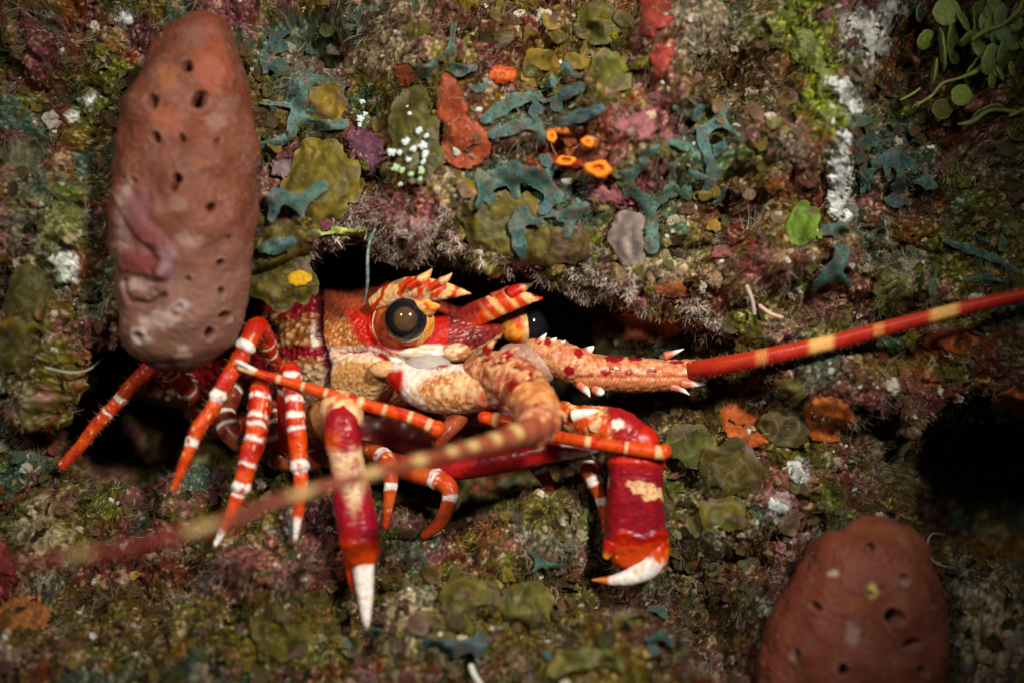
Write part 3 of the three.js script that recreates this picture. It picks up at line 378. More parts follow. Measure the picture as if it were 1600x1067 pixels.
blade('broad olive blade curling over the lip of the overhang', [[790, 356, 66, 58], [836, 378, 40, 36]], [0.105, 0.085, 0.016], { lift: 16, tilt: [0, -0.1], dome: 12 });
blade('brown blade at the overhang lip, right of the broad olive blade', [[884, 388, 46, 32]], [0.075, 0.05, 0.012], { lift: 12, dome: 8 });
blade('round gold blade near the top of the rock', [[846, 106, 30, 32]], go, { lift: 8 });
blade('yellow-olive round blade left of the red sponge streak', [[952, 112, 36, 32]], [0.13, 0.12, 0.02], { lift: 8 });
blade('dull olive blade at the upper edge, left of the red sponge streak', [[936, 34, 42, 38]], [0.09, 0.085, 0.015], { lift: 6 });
blade('greyish translucent disc at the overhang lip, under the tall teal alga', [[984, 374, 32, 42]], [0.17, 0.13, 0.12], { lift: 14, dome: 6 });
blade('bright green disc above the hanging teal alga', [[1258, 350, 27, 33, 0.3]], [0.11, 0.19, 0.018], { lift: 18 });
blade('pale lime blade poking out at the lip beside the dark crevice', [[533, 360, 36, 13, 0.12]], [0.36, 0.42, 0.1], { lift: 24, tilt: [0, 0.4] });
blade('dark olive disc right of the claw, below the banded antenna', [[1240, 606, 32, 28]], dk, { lift: 14 });
blade('dull green blade right of the banded claw knee', [[1080, 694, 38, 36]], [0.10, 0.105, 0.025], { lift: 22 });
blade('olive blade lying between the green blade and the white crust', [[1146, 734, 60, 44, 0.2]], [0.085, 0.065, 0.012], { lift: 16 });
blade('yellow-olive blade right of the red claw', [[1132, 802, 36, 30]], [0.12, 0.1, 0.014], { lift: 18 });
blade('grey-olive scalloped disc in front of the orange sponge sheet', [[1226, 668, 40, 34]], [0.1, 0.075, 0.03], { lift: 20 });
blade('grey-green rounded blade at the left edge', [[26, 246, 40, 34]], [0.13, 0.13, 0.07], { lift: 10 });
blade('olive blade at the left edge beside the dark hollow', [[40, 462, 40, 46]], [0.085, 0.075, 0.02], { lift: 10 });
blade('lower olive blade at the left edge above the orange leg', [[24, 546, 36, 38]], [0.1, 0.085, 0.02], { lift: 12 });
blade('blurred olive blade low on the ledge, left of the white claw tip', [[440, 990, 50, 42]], [0.1, 0.085, 0.014], { lift: 12 });
blade('pale olive blade at the bottom edge, under the curved claw', [[915, 1046, 60, 34]], [0.15, 0.14, 0.035], { lift: 18 });
blade('olive blade on the ledge above the blue-teal alga', [[736, 936, 50, 34]], [0.12, 0.1, 0.02], { lift: 12 });
blade('olive mound of blade between the two claws at the bottom', [[822, 952, 46, 40]], [0.12, 0.11, 0.024], { lift: 14 });
blade('small yellow disc on the dark ledge under the blurred antenna', [[210, 900, 14, 12]], [0.24, 0.17, 0.02], { lift: 10 });
blade('olive blade lying under the banded legs', [[440, 716, 54, 24, -0.2]], [0.10, 0.085, 0.016], { lift: 8 });

seed = 888;
const small = (label, group, n, x, y, rx, ry, r, tones) => { const made = []; for (let i = 0; i < n; i++) { const R = rr(r * 0.5, r), o = blade(label, [[x + rr(-rx, rx), y + rr(-ry, ry), R, R * rr(0.6, 0.95), rr(-1, 1)]], tones[Math.floor(rnd() * tones.length)], { lift: rr(4, 14), tilt: [rr(-0.3, 0.3), rr(-0.3, 0.3)], name: 'small_rounded_alga', group }); o.geometry.computeBoundingBox(); made.push(o); } made.sort((a, b) => a.geometry.boundingBox.min.x + a.geometry.boundingBox.max.x - b.geometry.boundingBox.min.x - b.geometry.boundingBox.max.x).forEach((o, i) => { o.userData.label = ORD[i] + ' from the left: ' + label; }); };
const bt = [ol, go, dk, [0.12, 0.07, 0.02], [0.13, 0.12, 0.03], [0.15, 0.09, 0.05]];
small('small olive-brown blade crowded on the bulge of the overhang', 'small blades on the overhang', 9, 800, 330, 100, 60, 20, bt);
small('small olive-brown blade between the tall sponge and the crevice', 'small blades by the sponge', 6, 470, 340, 70, 80, 22, bt);
small('small olive-brown blade near the top of the rock', 'small blades near the top', 9, 880, 80, 110, 60, 22, bt);
small('small olive-brown blade right of the red claw', 'small blades by the red claw', 8, 1140, 740, 110, 90, 22, bt);
small('small olive-brown blade on the ledge below the lobster', 'small blades on the ledge', 12, 760, 960, 280, 80, 26, bt);
small('small olive-brown blade on the rock at the left edge', 'small blades at the left edge', 6, 60, 480, 60, 120, 24, bt);
small('small olive-brown blade on the rock right of the pink crust', 'small blades by the pink crust', 8, 1150, 260, 90, 110, 20, bt);
// soft encrusting sponges: low cushions with their own outline
function cushion(label, bars, rounds, tone, { lift = 1, high = 5, name = 'crust_sponge', category = 'sponge', mat = M.sponge, wob = 3.2, spot = 0.25, group = 'encrusting sponges' } = {}) {
  const f = outline(bars, rounds, wob, 12);
  const g = sheet(f, (x, y, d) => lerp(rockMid(x, y), rockZ(x, y), 0.4) + lift + high * Math.sqrt(ss(0, high * 2.2, d)) + 1.2 * noise(x / 9, y / 9, 1.5) + 0.8 * noise(x / 4, y / 4, 1.5), high + 10, (x, y, d) => {
    let k = mix(tone, mul(tone, 0.6), ss(-0.15, 0.4, noise(x / 20, y / 20, 2.5))); k = mul(k, 1 + spot * (noise(x / 6, y / 6, 9.5) + noise(x / 2.8, y / 2.8, 4.5))); return hash(Math.round(x / 2), Math.round(y / 2), 31) > 0.985 ? mix(k, [0.4, 0.3, 0.25], 0.5) : k; }, 1.8);
  return single(name, label, category, keepPerch(g, 12), mat, group);
}
cushion('rust red sponge sheet in the middle of the rock above the crevice', line(20, [700, 128, 14], [706, 170, 26]), [[728, 226, 40, 38]], [0.26, 0.05, 0.018]);
cushion('red sponge streak running down from the upper edge', line(20, [1022, -20, 26], [1030, 40, 26], [1034, 84, 17], [1030, 116, 8]), [], [0.30, 0.045, 0.03]);
cushion('small vivid orange-red sponge near the top of the rock', [], [[786, 116, 22, 15]], [0.62, 0.10, 0.015]);
cushion('small rust sponge left of the pale teal alga', [], [[632, 116, 14, 20, -0.5]], [0.34, 0.07, 0.02]);
cushion('little orange sponge left of the pink crust', [], [[872, 212, 22, 13], [918, 226, 16, 10]], [0.5, 0.13, 0.012]);
cushion('deep red sponge under the orange cups', [], [[874, 256, 38, 13]], [0.30, 0.028, 0.014]);
cushion('orange sponge sheet right of the red claw', [], [[1166, 672, 40, 24, 0.5], [1146, 648, 22, 18]], [0.42, 0.095, 0.02]);
cushion('orange sponge sheet behind the scalloped disc', [], [[1292, 656, 44, 36]], [0.44, 0.11, 0.016]);
cushion('orange-brown sponge under the banded antenna, right', [], [[1490, 536, 46, 22]], [0.34, 0.075, 0.018]);
cushion('orange sponge at the right edge above the dark hole', [], [[1590, 632, 44, 28, -0.3]], [0.40, 0.12, 0.05], { high: 12, lift: 10 });
cushion('dull orange sponge in the recess above the right antenna base', [], [[1046, 452, 26, 14]], [0.34, 0.1, 0.03]);
cushion('brown-red sponge in the recess behind the right antenna', [], [[996, 512, 70, 22]], [0.30, 0.075, 0.03]);
cushion('orange fibrous sponge at the left edge near the bottom', [], [[26, 958, 44, 26, -0.2], [58, 966, 20, 16]], [0.34, 0.125, 0.035], { high: 9, lift: 4, wob: 9, spot: 0.5 });
cushion('red sponge lump at the left edge under the blurred antenna', [], [[-8, 890, 30, 50], [10, 916, 16, 22]], [0.20, 0.03, 0.022], { high: 9, lift: 4, wob: 10, spot: 0.5 });
cushion('small reddish tube end in the dark at the left ledge', line(13, [80, 655, 14], [84, 700, 12]), [], [0.22, 0.06, 0.03], { high: 10, lift: 6 });
// orange cup corals
function cup(label, x, y, r, squash) {
  const z = rockZ(x, y) + 8, t = thing('cup_coral', label, 'coral', P(x, y, z), 'orange cup corals');
  const g = new THREE.TorusGeometry(r * 0.66, r * 0.34, 18, 48); { const q = g.attributes.position; for (let i = 0; i < q.count; i++) { const u = q.getX(i), v = q.getY(i), k = 1 + 0.30 * noise(u / r * 1.2 + x, v / r * 1.2, y) + 0.16 * noise(u / r * 3.5 + x, v / r * 3.5, q.getZ(i) / r * 3 + y); q.setXYZ(i, u * k, v * k, q.getZ(i) * (k + 0.2)); } } g.scale(1, squash, 1.2); const [X, Y] = P(x, y, z); g.translate(X, Y, z);
  g.setAttribute('color', new THREE.BufferAttribute(new Float32Array([...Array(g.attributes.position.count)].flatMap((_, i) => mul([0.62, 0.19, 0.010], 0.8 + 0.4 * hash(i, 3, 1)))), 3)); part('rim', g, M.matt, t);
  const d = new THREE.SphereGeometry(r * 0.5, 16, 10); d.scale(1.2, squash, 0.6); d.translate(X, Y, z - r * 0.2);
  d.setAttribute('color', new THREE.BufferAttribute(new Float32Array([...Array(d.attributes.position.count)].flatMap((_, i) => mul([0.5, 0.12, 0.008], 0.7 + 0.5 * hash(i, 5, 1)))), 3)); part('mouth', d, M.matt, t);
}
cup('oval orange cup coral under the straight blue-teal strap', 884, 252, 16, 0.5);
cup('open orange cup coral left of the tall teal forked alga', 934, 265, 21, 0.62);
cup('tiny orange cup coral right of the bent teal strap', 862, 214, 8, 1.1);
cup('small orange cup coral between the blue-teal strap and the pink crust', 918, 222, 10, 0.8);
// yellow sponge spot on the hanging blade
{ const f = outline([], [[468, 435, 19, 13, -0.15]], 2.5, 6), z0 = rockZ(434, 400);
  single('yellow_sponge_spot', 'bright yellow sponge spot on the hanging olive blade', 'sponge', sheet(f, (x, y, d) => Math.max(lerp(z0, lerp(rockMid(x, y), rockZ(x, y), 0.5), 0.6), z0 - 34) + 34 * 0.36 + 0.05 * (x - 434) + 0.16 * (y - 400) + 8 + 9 * noise(x / 30, y / 30, 5.5) + 2.5 + 2.5 * ss(0, 5, d), 3.2, (x, y) => mul([0.55, 0.30, 0.012], 0.85 + 0.35 * noise(x / 5, y / 5, 2.2)), 1.5), M.sponge); }
// white flakes on the dark olive blade: each a small chalky star
const flakeN = [0, 0]; for (const [x, y, r] of [[563, 185, 6], [570, 178, 5], [562, 195, 4], [566, 158, 5], [638, 168, 5], [640, 178, 4], [655, 203, 6], [666, 212, 5], [612, 238, 7], [624, 238, 6], [634, 222, 7], [646, 232, 6], [660, 228, 8], [664, 240, 7], [618, 262, 7], [628, 266, 6], [642, 272, 6], [658, 266, 6], [656, 280, 4], [625, 288, 4], [638, 250, 5], [662, 252, 5]].sort((a, b) => a[0] - b[0])) {
  const n = 5 + Math.floor(rnd() * 3), b = []; for (let i = 0; i < n; i++) { const a = i / n * 6.28 + rnd(); const q = rr(0.4, 0.85); b.push([x, y, x + Math.cos(a) * r * q, y + Math.sin(a) * r * q, r * 0.4, r * rr(0.2, 0.42)]); }
  const z = rockZ(x, y) + 15; single('chalky_flake', ORD[flakeN[x < 600 ? 0 : 1]++] + (x < 600 ? ' from the left: white chalky flake on the rock right of the golden blade' : ' from the left: chalky flake on the dark olive blade'), 'flake', sheet(outline(b, [], 0.6, 2), (u, v, d) => z + 1.5 * ss(0, 3, d), 2.5, (u, v) => mul(y > 255 ? [0.36, 0.48, 0.28] : [0.5, 0.58, 0.55], 0.9 + 0.3 * noise(u / 3, v / 3, 1)), 1), M.matt, x < 600 ? 'chalky flakes by the golden blade' : 'chalky flakes on the olive blade');
}
// the green plant of coin-shaped segments in the upper right corner
{
  const root = P(1500, 150, rockZ(1500, 150) + 10), t = thing('coin_plant', 'green plant of coin-shaped leaf segments in the upper right corner', 'plant', root);
  const G1 = [0.42, 0.52, 0.15], G2 = [0.30, 0.38, 0.07], G3 = [0.16, 0.22, 0.035];
  const disc = (x, y, rx, ry, turn, face, z, c) => { // face: how far the disc is turned edge-on
    const g = new THREE.SphereGeometry(1, 40, 24), q = g.attributes.position, col = [], k = (EYE - z) / EYE, rim = [];
    for (let i = 0; i < q.count; i++) { let u = q.getX(i), v = q.getY(i), w = q.getZ(i); const r = Math.hypot(u, v), wob = 1 + 0.06 * noise(u * 2 + x, v * 2 + y, 0.5) + 0.03 * noise(u * 6 + x, v * 6, 1.5);
      q.setXYZ(i, u * wob * ry * 1, v * wob * ry, (w > 0 ? 1 : -1) * Math.sqrt(Math.abs(w)) * 2 - 0.10 * ry * r * r + 1.6 * noise(u * 3 + x, v * 3, 2));
      let cc = mul(c, 1 + 0.35 * noise(u * 2.5 + x, v * 2.5, y) + 0.25 * noise(u * 9, v * 9, x)); cc = mix(cc, [0.52, 0.6, 0.2], 0.7 * ss(0.9, 0.99, r)); col.push(...cc); }
    g.setAttribute('color', new THREE.BufferAttribute(new Float32Array(col), 3));
    g.rotateY(face); g.rotateZ(-turn); g.scale(k, k, k); const [X, Y] = P(x, y, z); g.translate(X, Y, z); g.deleteAttribute('uv'); g.computeVertexNormals(); part('leaf_segment', g, M.leaf, t); };
  const leaf = (x, y, rx, ry, turn, dz, c) => disc(x, y, rx * 0.98, ry * 0.98, turn, Math.acos(clamp(rx / ry, 0.08, 1)), rockZ(1500, 150) + dz, c);
  for (const a of [[1481, 17, 26, 22, 0.2, 34, G1], [1508, 30, 14, 22, -0.5, 28, G2], [1553, 34, 22, 22, 0, 40, G1], [1566, 24, 14, 18, 0.4, 46, G1], [1568, 52, 14, 12, 0, 44, [0.3, 0.42, 0.16]], [1550, 93, 18, 25, 0.45, 44, G1], [1535, 58, 20, 22, 0.2, 24, G2], [1476, 76, 11, 34, -0.12, 40, G2], [1462, 112, 5, 22, 0.15, 34, [0.3, 0.36, 0.08]], [1448, 62, 13, 16, 0.9, 30, G2], [1504, 148, 18, 17, 0, 30, G2], [1526, 38, 10, 22, 0, 20, G3], [1535, 14, 22, 14, 0, 16, G3], [1552, 126, 9, 12, 0.1, 26, G2], [1590, 20, 10, 16, 0.5, 30, G2], [1474, 170, 16, 16, 0.3, 16, [0.13, 0.12, 0.02]], [1500, 60, 26, 40, 0.2, 6, G3], [1580, 100, 22, 26, 0.4, 6, G3], [1596, 198, 24, 22, 0, 26, [0.11, 0.13, 0.03]], [1588, 130, 24, 20, 0.2, 8, G3], [1530, 112, 18, 30, 0.7, 10, G3], [1546, 182, 12, 26, 1.45, 14, [0.16, 0.15, 0.03]], [1440, 20, 10, 14, 0.2, 10, [0.04, 0.09, 0.06]]]) leaf(...a);
  seed = 606; for (let i = 0; i < 16; i++) leaf(rr(1500, 1610), rr(-8, 120), rr(6, 16), rr(13, 19), rr(-1, 1), rr(14, 44), rnd() > 0.5 ? G1 : G2);
  const stem = (pts, c = [0.42, 0.46, 0.12], r = 2.2) => part('stem', loft(pts.map(([x, y, dz, w = r]) => [x, y, rockZ(1500, 150) + dz, w]), { n: 30, m: 10, color: ({ p }) => mul(c, 1 + 0.4 * nz(p, 6, 1)) }), M.leaf, t);
  stem([[1408, 156, 20, 1.5], [1424, 148, 26], [1438, 138, 28, 1.5]]); stem([[1436, 162, 24, 2], [1456, 150, 30], [1474, 130, 34], [1500, 122, 34], [1528, 110, 36, 4], [1545, 92, 40, 3]]);
  stem([[1520, 62, 40, 2], [1540, 48, 46, 4], [1568, 38, 50], [1592, 16, 52, 4], [1602, -6, 54, 2]]); stem([[1498, 194, 24, 2], [1520, 190, 28, 4], [1550, 172, 30, 3], [1600, 176, 32, 4]], [0.3, 0.3, 0.09]); stem([[1580, 180, 36, 3], [1612, 166, 40, 4]], [0.36, 0.38, 0.1]);
}
cushion('white chalky crust strip along the right edge of the rock bulge', line(12, [1320, 214, 9], [1312, 250, 13], [1314, 290, 12], [1304, 330, 14]), [], [0.55, 0.56, 0.53], { name: 'chalk_crust', category: 'crust', wob: 14, spot: 0.6, group: 'white chalk crusts', lift: 3 });
cushion('white chalky crust knob pierced by dark holes, above the strip', line(14, [1298, 128, 10], [1326, 146, 16], [1332, 168, 8]), [], [0.52, 0.53, 0.50], { name: 'chalk_crust', category: 'crust', wob: 12, spot: 0.6, group: 'white chalk crusts', lift: 3 });
cushion('grey-white chalky lump at the upper edge beside the green plant', line(22, [1350, 34, 20], [1372, 70, 18]), [], [0.5, 0.49, 0.46], { name: 'chalk_crust', category: 'crust', wob: 13, spot: 0.6, group: 'white chalk crusts', lift: 3 });
cushion('yellow-green mossy crust beside the white knob', line(18, [1250, 20, 14], [1262, 80, 20], [1290, 120, 14], [1300, 180, 16]), [], [0.15, 0.18, 0.04], { name: 'moss_crust', category: 'alga', wob: 13, spot: 0.5, group: 'moss crusts', lift: 1 });
cushion('pink coralline crust in the middle of the upper rock', line(16, [970, 196, 14], [1010, 200, 20], [1036, 208, 12]), [], [0.25, 0.085, 0.095], { name: 'pink_crust', category: 'crust', wob: 10, spot: 0.45, group: 'pink crusts' });
cushion('pink coralline crust under the open orange cup', line(14, [930, 300, 10], [966, 306, 16], [990, 296, 8]), [], [0.22, 0.075, 0.08], { name: 'pink_crust', category: 'crust', wob: 10, spot: 0.45, group: 'pink crusts' });
cushion('lilac crust patch left of the round olive-gold blade', line(16, [436, 262, 14], [470, 262, 18], [476, 280, 10]), [], [0.20, 0.13, 0.14], { name: 'pink_crust', category: 'crust', wob: 8, spot: 0.3, group: 'pink crusts', lift: 8 });
cushion('purple crust patch between the golden and dark olive blades', line(14, [552, 214, 14], [580, 236, 18], [582, 268, 10]), [], [0.14, 0.05, 0.085], { name: 'pink_crust', category: 'crust', wob: 8, spot: 0.4, group: 'pink crusts' });
cushion('white lump right of the yellow-olive blade', line(10, [1214, 790, 12], [1226, 796, 8]), [], [0.7, 0.74, 0.7], { name: 'chalk_crust', category: 'crust', wob: 7, spot: 0.4, group: 'white chalk crusts', lift: 6 });
cushion('pale lump above the white lump, right of the olive blade', line(8, [1248, 728, 8], [1244, 748, 7]), [], [0.55, 0.55, 0.5], { name: 'chalk_crust', category: 'crust', wob: 7, spot: 0.4, group: 'white chalk crusts', lift: 6 });
cushion('white spot on the rock left of the tall sponge top', line(9, [190, 26, 7], [200, 34, 8]), [], [0.66, 0.68, 0.66], { name: 'chalk_crust', category: 'crust', wob: 6, spot: 0.4, group: 'white chalk crusts', lift: 4 });
cushion('white spot on the rock left of the tall sponge pores', line(7, [136, 148, 6], [140, 158, 7]), [], [0.7, 0.72, 0.7], { name: 'chalk_crust', category: 'crust', wob: 6, spot: 0.4, group: 'white chalk crusts', lift: 4 });
cushion('pale green-white knob left of the tall sponge, lower', line(14, [84, 408, 10], [98, 430, 14]), [], [0.6, 0.64, 0.52], { name: 'chalk_crust', category: 'crust', wob: 9, spot: 0.5, group: 'white chalk crusts', lift: 4 });
cushion('small reddish leaf-like sponge under the green plant', [], [[1522, 166, 16, 9, -0.4]], [0.3, 0.1, 0.05], { lift: 18, high: 4, wob: 1 });
// pale worm tubes and a hanging thread
const worm = (label, pts, c, r) => single('worm_tube', label, 'worm tube', loft(pts.map(([x, y, l]) => [x, y, rockZ(x, y) + l, r]), { n: 26, m: 10, color: ({ p }) => mul(c, 1 + 0.3 * nz(p, 5, 1)) }), M.matt, 'pale worm tubes');
worm('pale upright worm tube above the banded antenna', [[1168, 448, 14], [1176, 470, 18], [1179, 490, 14]], [0.55, 0.45, 0.38], 3);
worm('pale pink slanting worm tube above the banded antenna', [[1188, 478, 12], [1204, 490, 18], [1222, 496, 12]], [0.6, 0.38, 0.32], 3);
worm('thin curled white thread at the rim of the right sponge', [[1476, 836, 26], [1458, 834, 32], [1450, 850, 34], [1458, 876, 32], [1480, 886, 26]], [0.5, 0.42, 0.35], 1.6);
worm('pale worm tube end on the ledge at the bottom edge', [[736, 1042, 16], [742, 1056, 20], [752, 1072, 20]], [0.6, 0.62, 0.55], 5);
worm('thin pale twig reaching into the dark beside the sponge base', [[70, 574, 10], [110, 582, 20], [140, 576, 24], [162, 556, 26]], [0.34, 0.34, 0.24], 1.8);
single('hanging_thread', 'thin greenish thread hanging from the lip over the lobster back', 'thread', loft([[588, 352, 20, 1.6], [577, 380, 30, 2], [574, 410, 26, 2.6], [574, 440, 14, 2.4], [570, 470, -10, 1.6]], { n: 40, m: 8, color: ({ p }) => mix([0.1, 0.16, 0.13], [0.3, 0.36, 0.28], ss(0, 0.4, nz(p, 4, 2))) }), M.matt);

// ---------- turf, fringe and grit: uncountable ----------
{
  const tuftGeo = (count, len, width, curl, s) => { seed = s; const pos = [], idx = []; for (let f = 0; f < count; f++) { let a = rnd() * 6.28, el = rr(0.35, 1.35), x = rr(-0.15, 0.15) * len, y = rr(-0.15, 0.15) * len, z = 0; const L = len * rr(0.5, 1.1), n = 4, b = pos.length / 3, wa = rnd() * 6.28;
    for (let i = 0; i <= n; i++) { const w = width * (1 - 0.7 * i / n) / 2; pos.push(x - Math.cos(wa) * w, y - Math.sin(wa) * w, z, x + Math.cos(wa) * w, y + Math.sin(wa) * w, z); const d = L / n; x += Math.cos(a) * Math.cos(el) * d; y += Math.sin(a) * Math.cos(el) * d; z += Math.sin(el) * d; a += rr(-curl, curl); el += rr(-curl, curl) * 0.6; if (i) idx.push(b + i * 2 - 2, b + i * 2 - 1, b + i * 2, b + i * 2 - 1, b + i * 2 + 1, b + i * 2); } }
    const g = geo(pos, null, idx); g.scale(UNIT, UNIT, UNIT); g.computeVertexNormals(); return g; };
  const chipGeo = (s) => { seed = s; const g = new THREE.IcosahedronGeometry(1, 1), q = g.attributes.position; for (let i = 0; i < q.count; i++) { const v = new THREE.Vector3().fromBufferAttribute(q, i), k = 0.7 + 0.6 * (0.5 + noise(v.x * 1.7 + s, v.y * 1.7, v.z * 1.7)); q.setXYZ(i, v.x * k, v.y * k * 0.8, v.z * k * 0.6); } g.scale(UNIT, UNIT, UNIT); g.deleteAttribute('uv'); g.computeVertexNormals(); return g; };
  const up = new THREE.Vector3(0, 0, 1), mat = new THREE.Matrix4(), qt = new THREE.Quaternion(), q2 = new THREE.Quaternion(), v3 = new THREE.Vector3(), tint = new THREE.Color();
  function scatter(name, label, geometry, want, choose) {
    const list = []; let tries = 0;
    while (list.length < want && tries++ < want * 30) { const v = Math.floor(rnd() * RW * RH), p = [reefPos[v * 3], reefPos[v * 3 + 1], reefPos[v * 3 + 2]], [px, py] = toPx(p); if (px < -60 || px > 1660 || py < -50 || py > 1120 || p[2] < -190) continue; const n = [reefNor[v * 3], reefNor[v * 3 + 1], reefNor[v * 3 + 2]]; if (n[2] < -0.5) continue; const c = choose(p, px, py, n, v); if (c) list.push([p, n, c]); }
    const im = new THREE.InstancedMesh(geometry, M.turf, list.length); im.name = numbered(name);
    list.forEach(([p, n, c], i) => { v3.set(...n); if (c.lean) v3.add(new THREE.Vector3(...c.lean)).normalize(); qt.setFromUnitVectors(up, v3); q2.setFromAxisAngle(up, rnd() * 6.28); qt.multiply(q2); mat.compose(new THREE.Vector3(p[0] * UNIT, p[1] * UNIT, p[2] * UNIT), qt, new THREE.Vector3(c.size, c.size, c.size)); im.setMatrixAt(i, mat); im.setColorAt(i, tint.setRGB(...c.color.map((x) => clamp(x, 0.004, 0.85)))); });
    im.castShadow = im.receiveShadow = true; im.userData = { kind: 'stuff', label }; scene.add(im);
  }
  const pick = (p) => fbm(p, 46, 61);
  for (let k = 0; k < 3; k++) scatter('algal_turf', 'fine fuzzy algal turf over the reef rock', tuftGeo(7, 11, 1.3, 0.7, 50 + k), 10000, (p, px, py, n, v) => { const d = pick(p) + 0.5 * nz(p, 14, 62); if (d < 0.06) return null; const b = [reefCol[v * 3], reefCol[v * 3 + 1], reefCol[v * 3 + 2]], w = rnd(); return { size: rr(0.4, 0.8) + 0.9 * ss(0.06, 0.4, d), color: mul(mix(b, w > 0.93 ? [0.45, 0.38, 0.28] : [0.12, 0.075, 0.04], w > 0.93 ? 0.6 : 0.2), rr(0.7, 1.3)), lean: [0, -0.15, 0] }; });
  scatter('pale_fringe', 'pale frilly growth fringing the lip of the overhang', tuftGeo(9, 18, 2.0, 0.6, 77), 4200, (p, px, py, n) => { const l = lipY(px); if (px < 480 || px > 1130 || py < l - 52 + 30 * nz(p, 60, 5) || py > l + 40 || p[2] < -90) return null; if (rnd() > ss(-0.1, 0.3, fbm(p, 44, 71)) + (px < 720 ? 0.25 : 0)) return null; const w = rnd(); return { size: rr(0.45, 1.15), color: mul(mix([0.36, 0.24, 0.20], [0.62, 0.55, 0.46], w), rr(0.6, 1.15)), lean: [0, -0.8, 0.35] }; });
  scatter('shell_grit', 'pale specks of shell and coral grit over the reef', chipGeo(3), 5000, (p, px, py, n) => { if (fbm(p, 30, 81) + 0.5 * nz(p, 90, 82) < 0.22 && rnd() > 0.03) return null; const w = rnd(); return { size: Math.pow(rnd(), 4) * 6 + 0.8, color: mul(w > 0.86 ? [0.66, 0.64, 0.58] : w > 0.5 ? [0.36, 0.28, 0.21] : w > 0.15 ? [0.2, 0.14, 0.07] : [0.26, 0.11, 0.10], rr(0.6, 1.1)) }; });
  const scrapGeo = (s) => { const g = new THREE.CircleGeometry(1, 18), q = g.attributes.position; for (let i = 0; i < q.count; i++) { const x = q.getX(i), y = q.getY(i), r = Math.hypot(x, y), a = Math.atan2(y, x), k = 1 + 0.3 * noise(Math.cos(a) * 1.6 + s, Math.sin(a) * 1.6, s); q.setXYZ(i, x * k, y * k * 0.8 + 0.5, 0.35 * r * r + 0.2 * noise(x * 2 + s, y * 2, 1)); } g.rotateX(0.7); g.scale(UNIT, UNIT, UNIT); g.deleteAttribute('uv'); g.computeVertexNormals(); return g; };
  const nubGeo = (s) => { const g = new THREE.IcosahedronGeometry(1, 5), q = g.attributes.position; for (let i = 0; i < q.count; i++) { const v = new THREE.Vector3().fromBufferAttribute(q, i), k = 1 + 0.5 * noise(v.x * 1.5 + s, v.y * 1.5, v.z * 1.5) + 0.25 * noise(v.x * 4 + s, v.y * 4, v.z * 4) + 0.12 * noise(v.x * 9, v.y * 9 + s, v.z * 9); q.setXYZ(i, v.x * k, v.y * k, v.z * k * 0.8); } g.scale(UNIT, UNIT, UNIT); g.deleteAttribute('uv'); g.computeVertexNormals(); return g; };
  const fam = [[0.05, 0.028, 0.014], [0.09, 0.02, 0.016], [0.10, 0.08, 0.016], [0.17, 0.08, 0.085], [0.06, 0.035, 0.018], [0.22, 0.15, 0.10], [0.13, 0.07, 0.04], [0.09, 0.09, 0.025]];
  for (let k = 0; k < 4; k++) scatter('coralline_nubs', 'small crusted knobs and rubble covering the reef rock', nubGeo(3 + k * 7.7), 520, (p, px, py, n, v) => { const d = fbm(p, 60, 55); if (d < -0.05 - 0.1 * rnd()) return null; const w = rnd(), l = [reefCol[v * 3], reefCol[v * 3 + 1], reefCol[v * 3 + 2]], c = w > 0.93 ? [0.42, 0.37, 0.29] : mix(l, fam[Math.floor(clamp(0.5 + 1.1 * fbm(p, 110, 57) + rr(-0.2, 0.2), 0, 0.999) * 8)], 0.2); return { size: 2.5 + 12 * Math.pow(rnd(), 3), color: mul(c, rr(0.7, 1.2)) }; });
  const lf = [[0.07, 0.055, 0.010], [0.10, 0.07, 0.012], [0.045, 0.028, 0.012], [0.07, 0.065, 0.02], [0.09, 0.04, 0.03], [0.045, 0.05, 0.014]];
  for (let k = 0; k < 3; k++) scatter('leafy_scraps', 'tiny leafy algal scraps growing among the turf', scrapGeo(2.2 + k * 5), 800, (p, px, py) => { if (fbm(p, 70, 65) < 0.0) return null; return { size: 4 + 13 * rnd() * rnd(), color: mul(lf[Math.floor(clamp(0.5 + 0.9 * fbm(p, 90, 67) + rr(-0.3, 0.3), 0, 0.999) * 6)], rr(0.6, 1.2)), lean: [0, -0.3, 0.5] }; });
  scatter('wispy_filaments', 'long wispy algal filaments standing off the rock', tuftGeo(4, 34, 1.1, 0.45, 99), 2600, (p, px, py, n) => { if (fbm(p, 80, 91) < 0.05) return null; return { size: rr(0.5, 1.1), color: mul(mix([0.3, 0.26, 0.2], [0.12, 0.10, 0.06], rnd()), rr(0.6, 1.3)), lean: [0.1, -0.2, 0.2] }; });
  { // fuzz and silt caught on the blades, straps and sponges
    seed = 4242; const list = perch, g = tuftGeo(6, 8, 1.2, 0.8, 321), im = new THREE.InstancedMesh(g, M.turf, list.length); im.name = 'blade_fuzz'; seed = 99;
    list.forEach((p, i) => { v3.set(rr(-0.6, 0.6), rr(-0.6, 0.6), 1).normalize(); qt.setFromUnitVectors(up, v3); q2.setFromAxisAngle(up, rnd() * 6.28); qt.multiply(q2); const sc = rr(0.25, 0.8); mat.compose(new THREE.Vector3(...p), qt, new THREE.Vector3(sc, sc, sc)); im.setMatrixAt(i, mat); const w = rnd(); im.setColorAt(i, tint.setRGB(...mul(w > 0.85 ? [0.4, 0.36, 0.28] : w > 0.5 ? [0.15, 0.11, 0.07] : [0.07, 0.05, 0.03], rr(0.6, 1.3)))); });
    im.castShadow = im.receiveShadow = true; im.userData = { kind: 'stuff', label: 'fine fuzz and silt caught on algae and sponges' }; scene.add(im); }
}

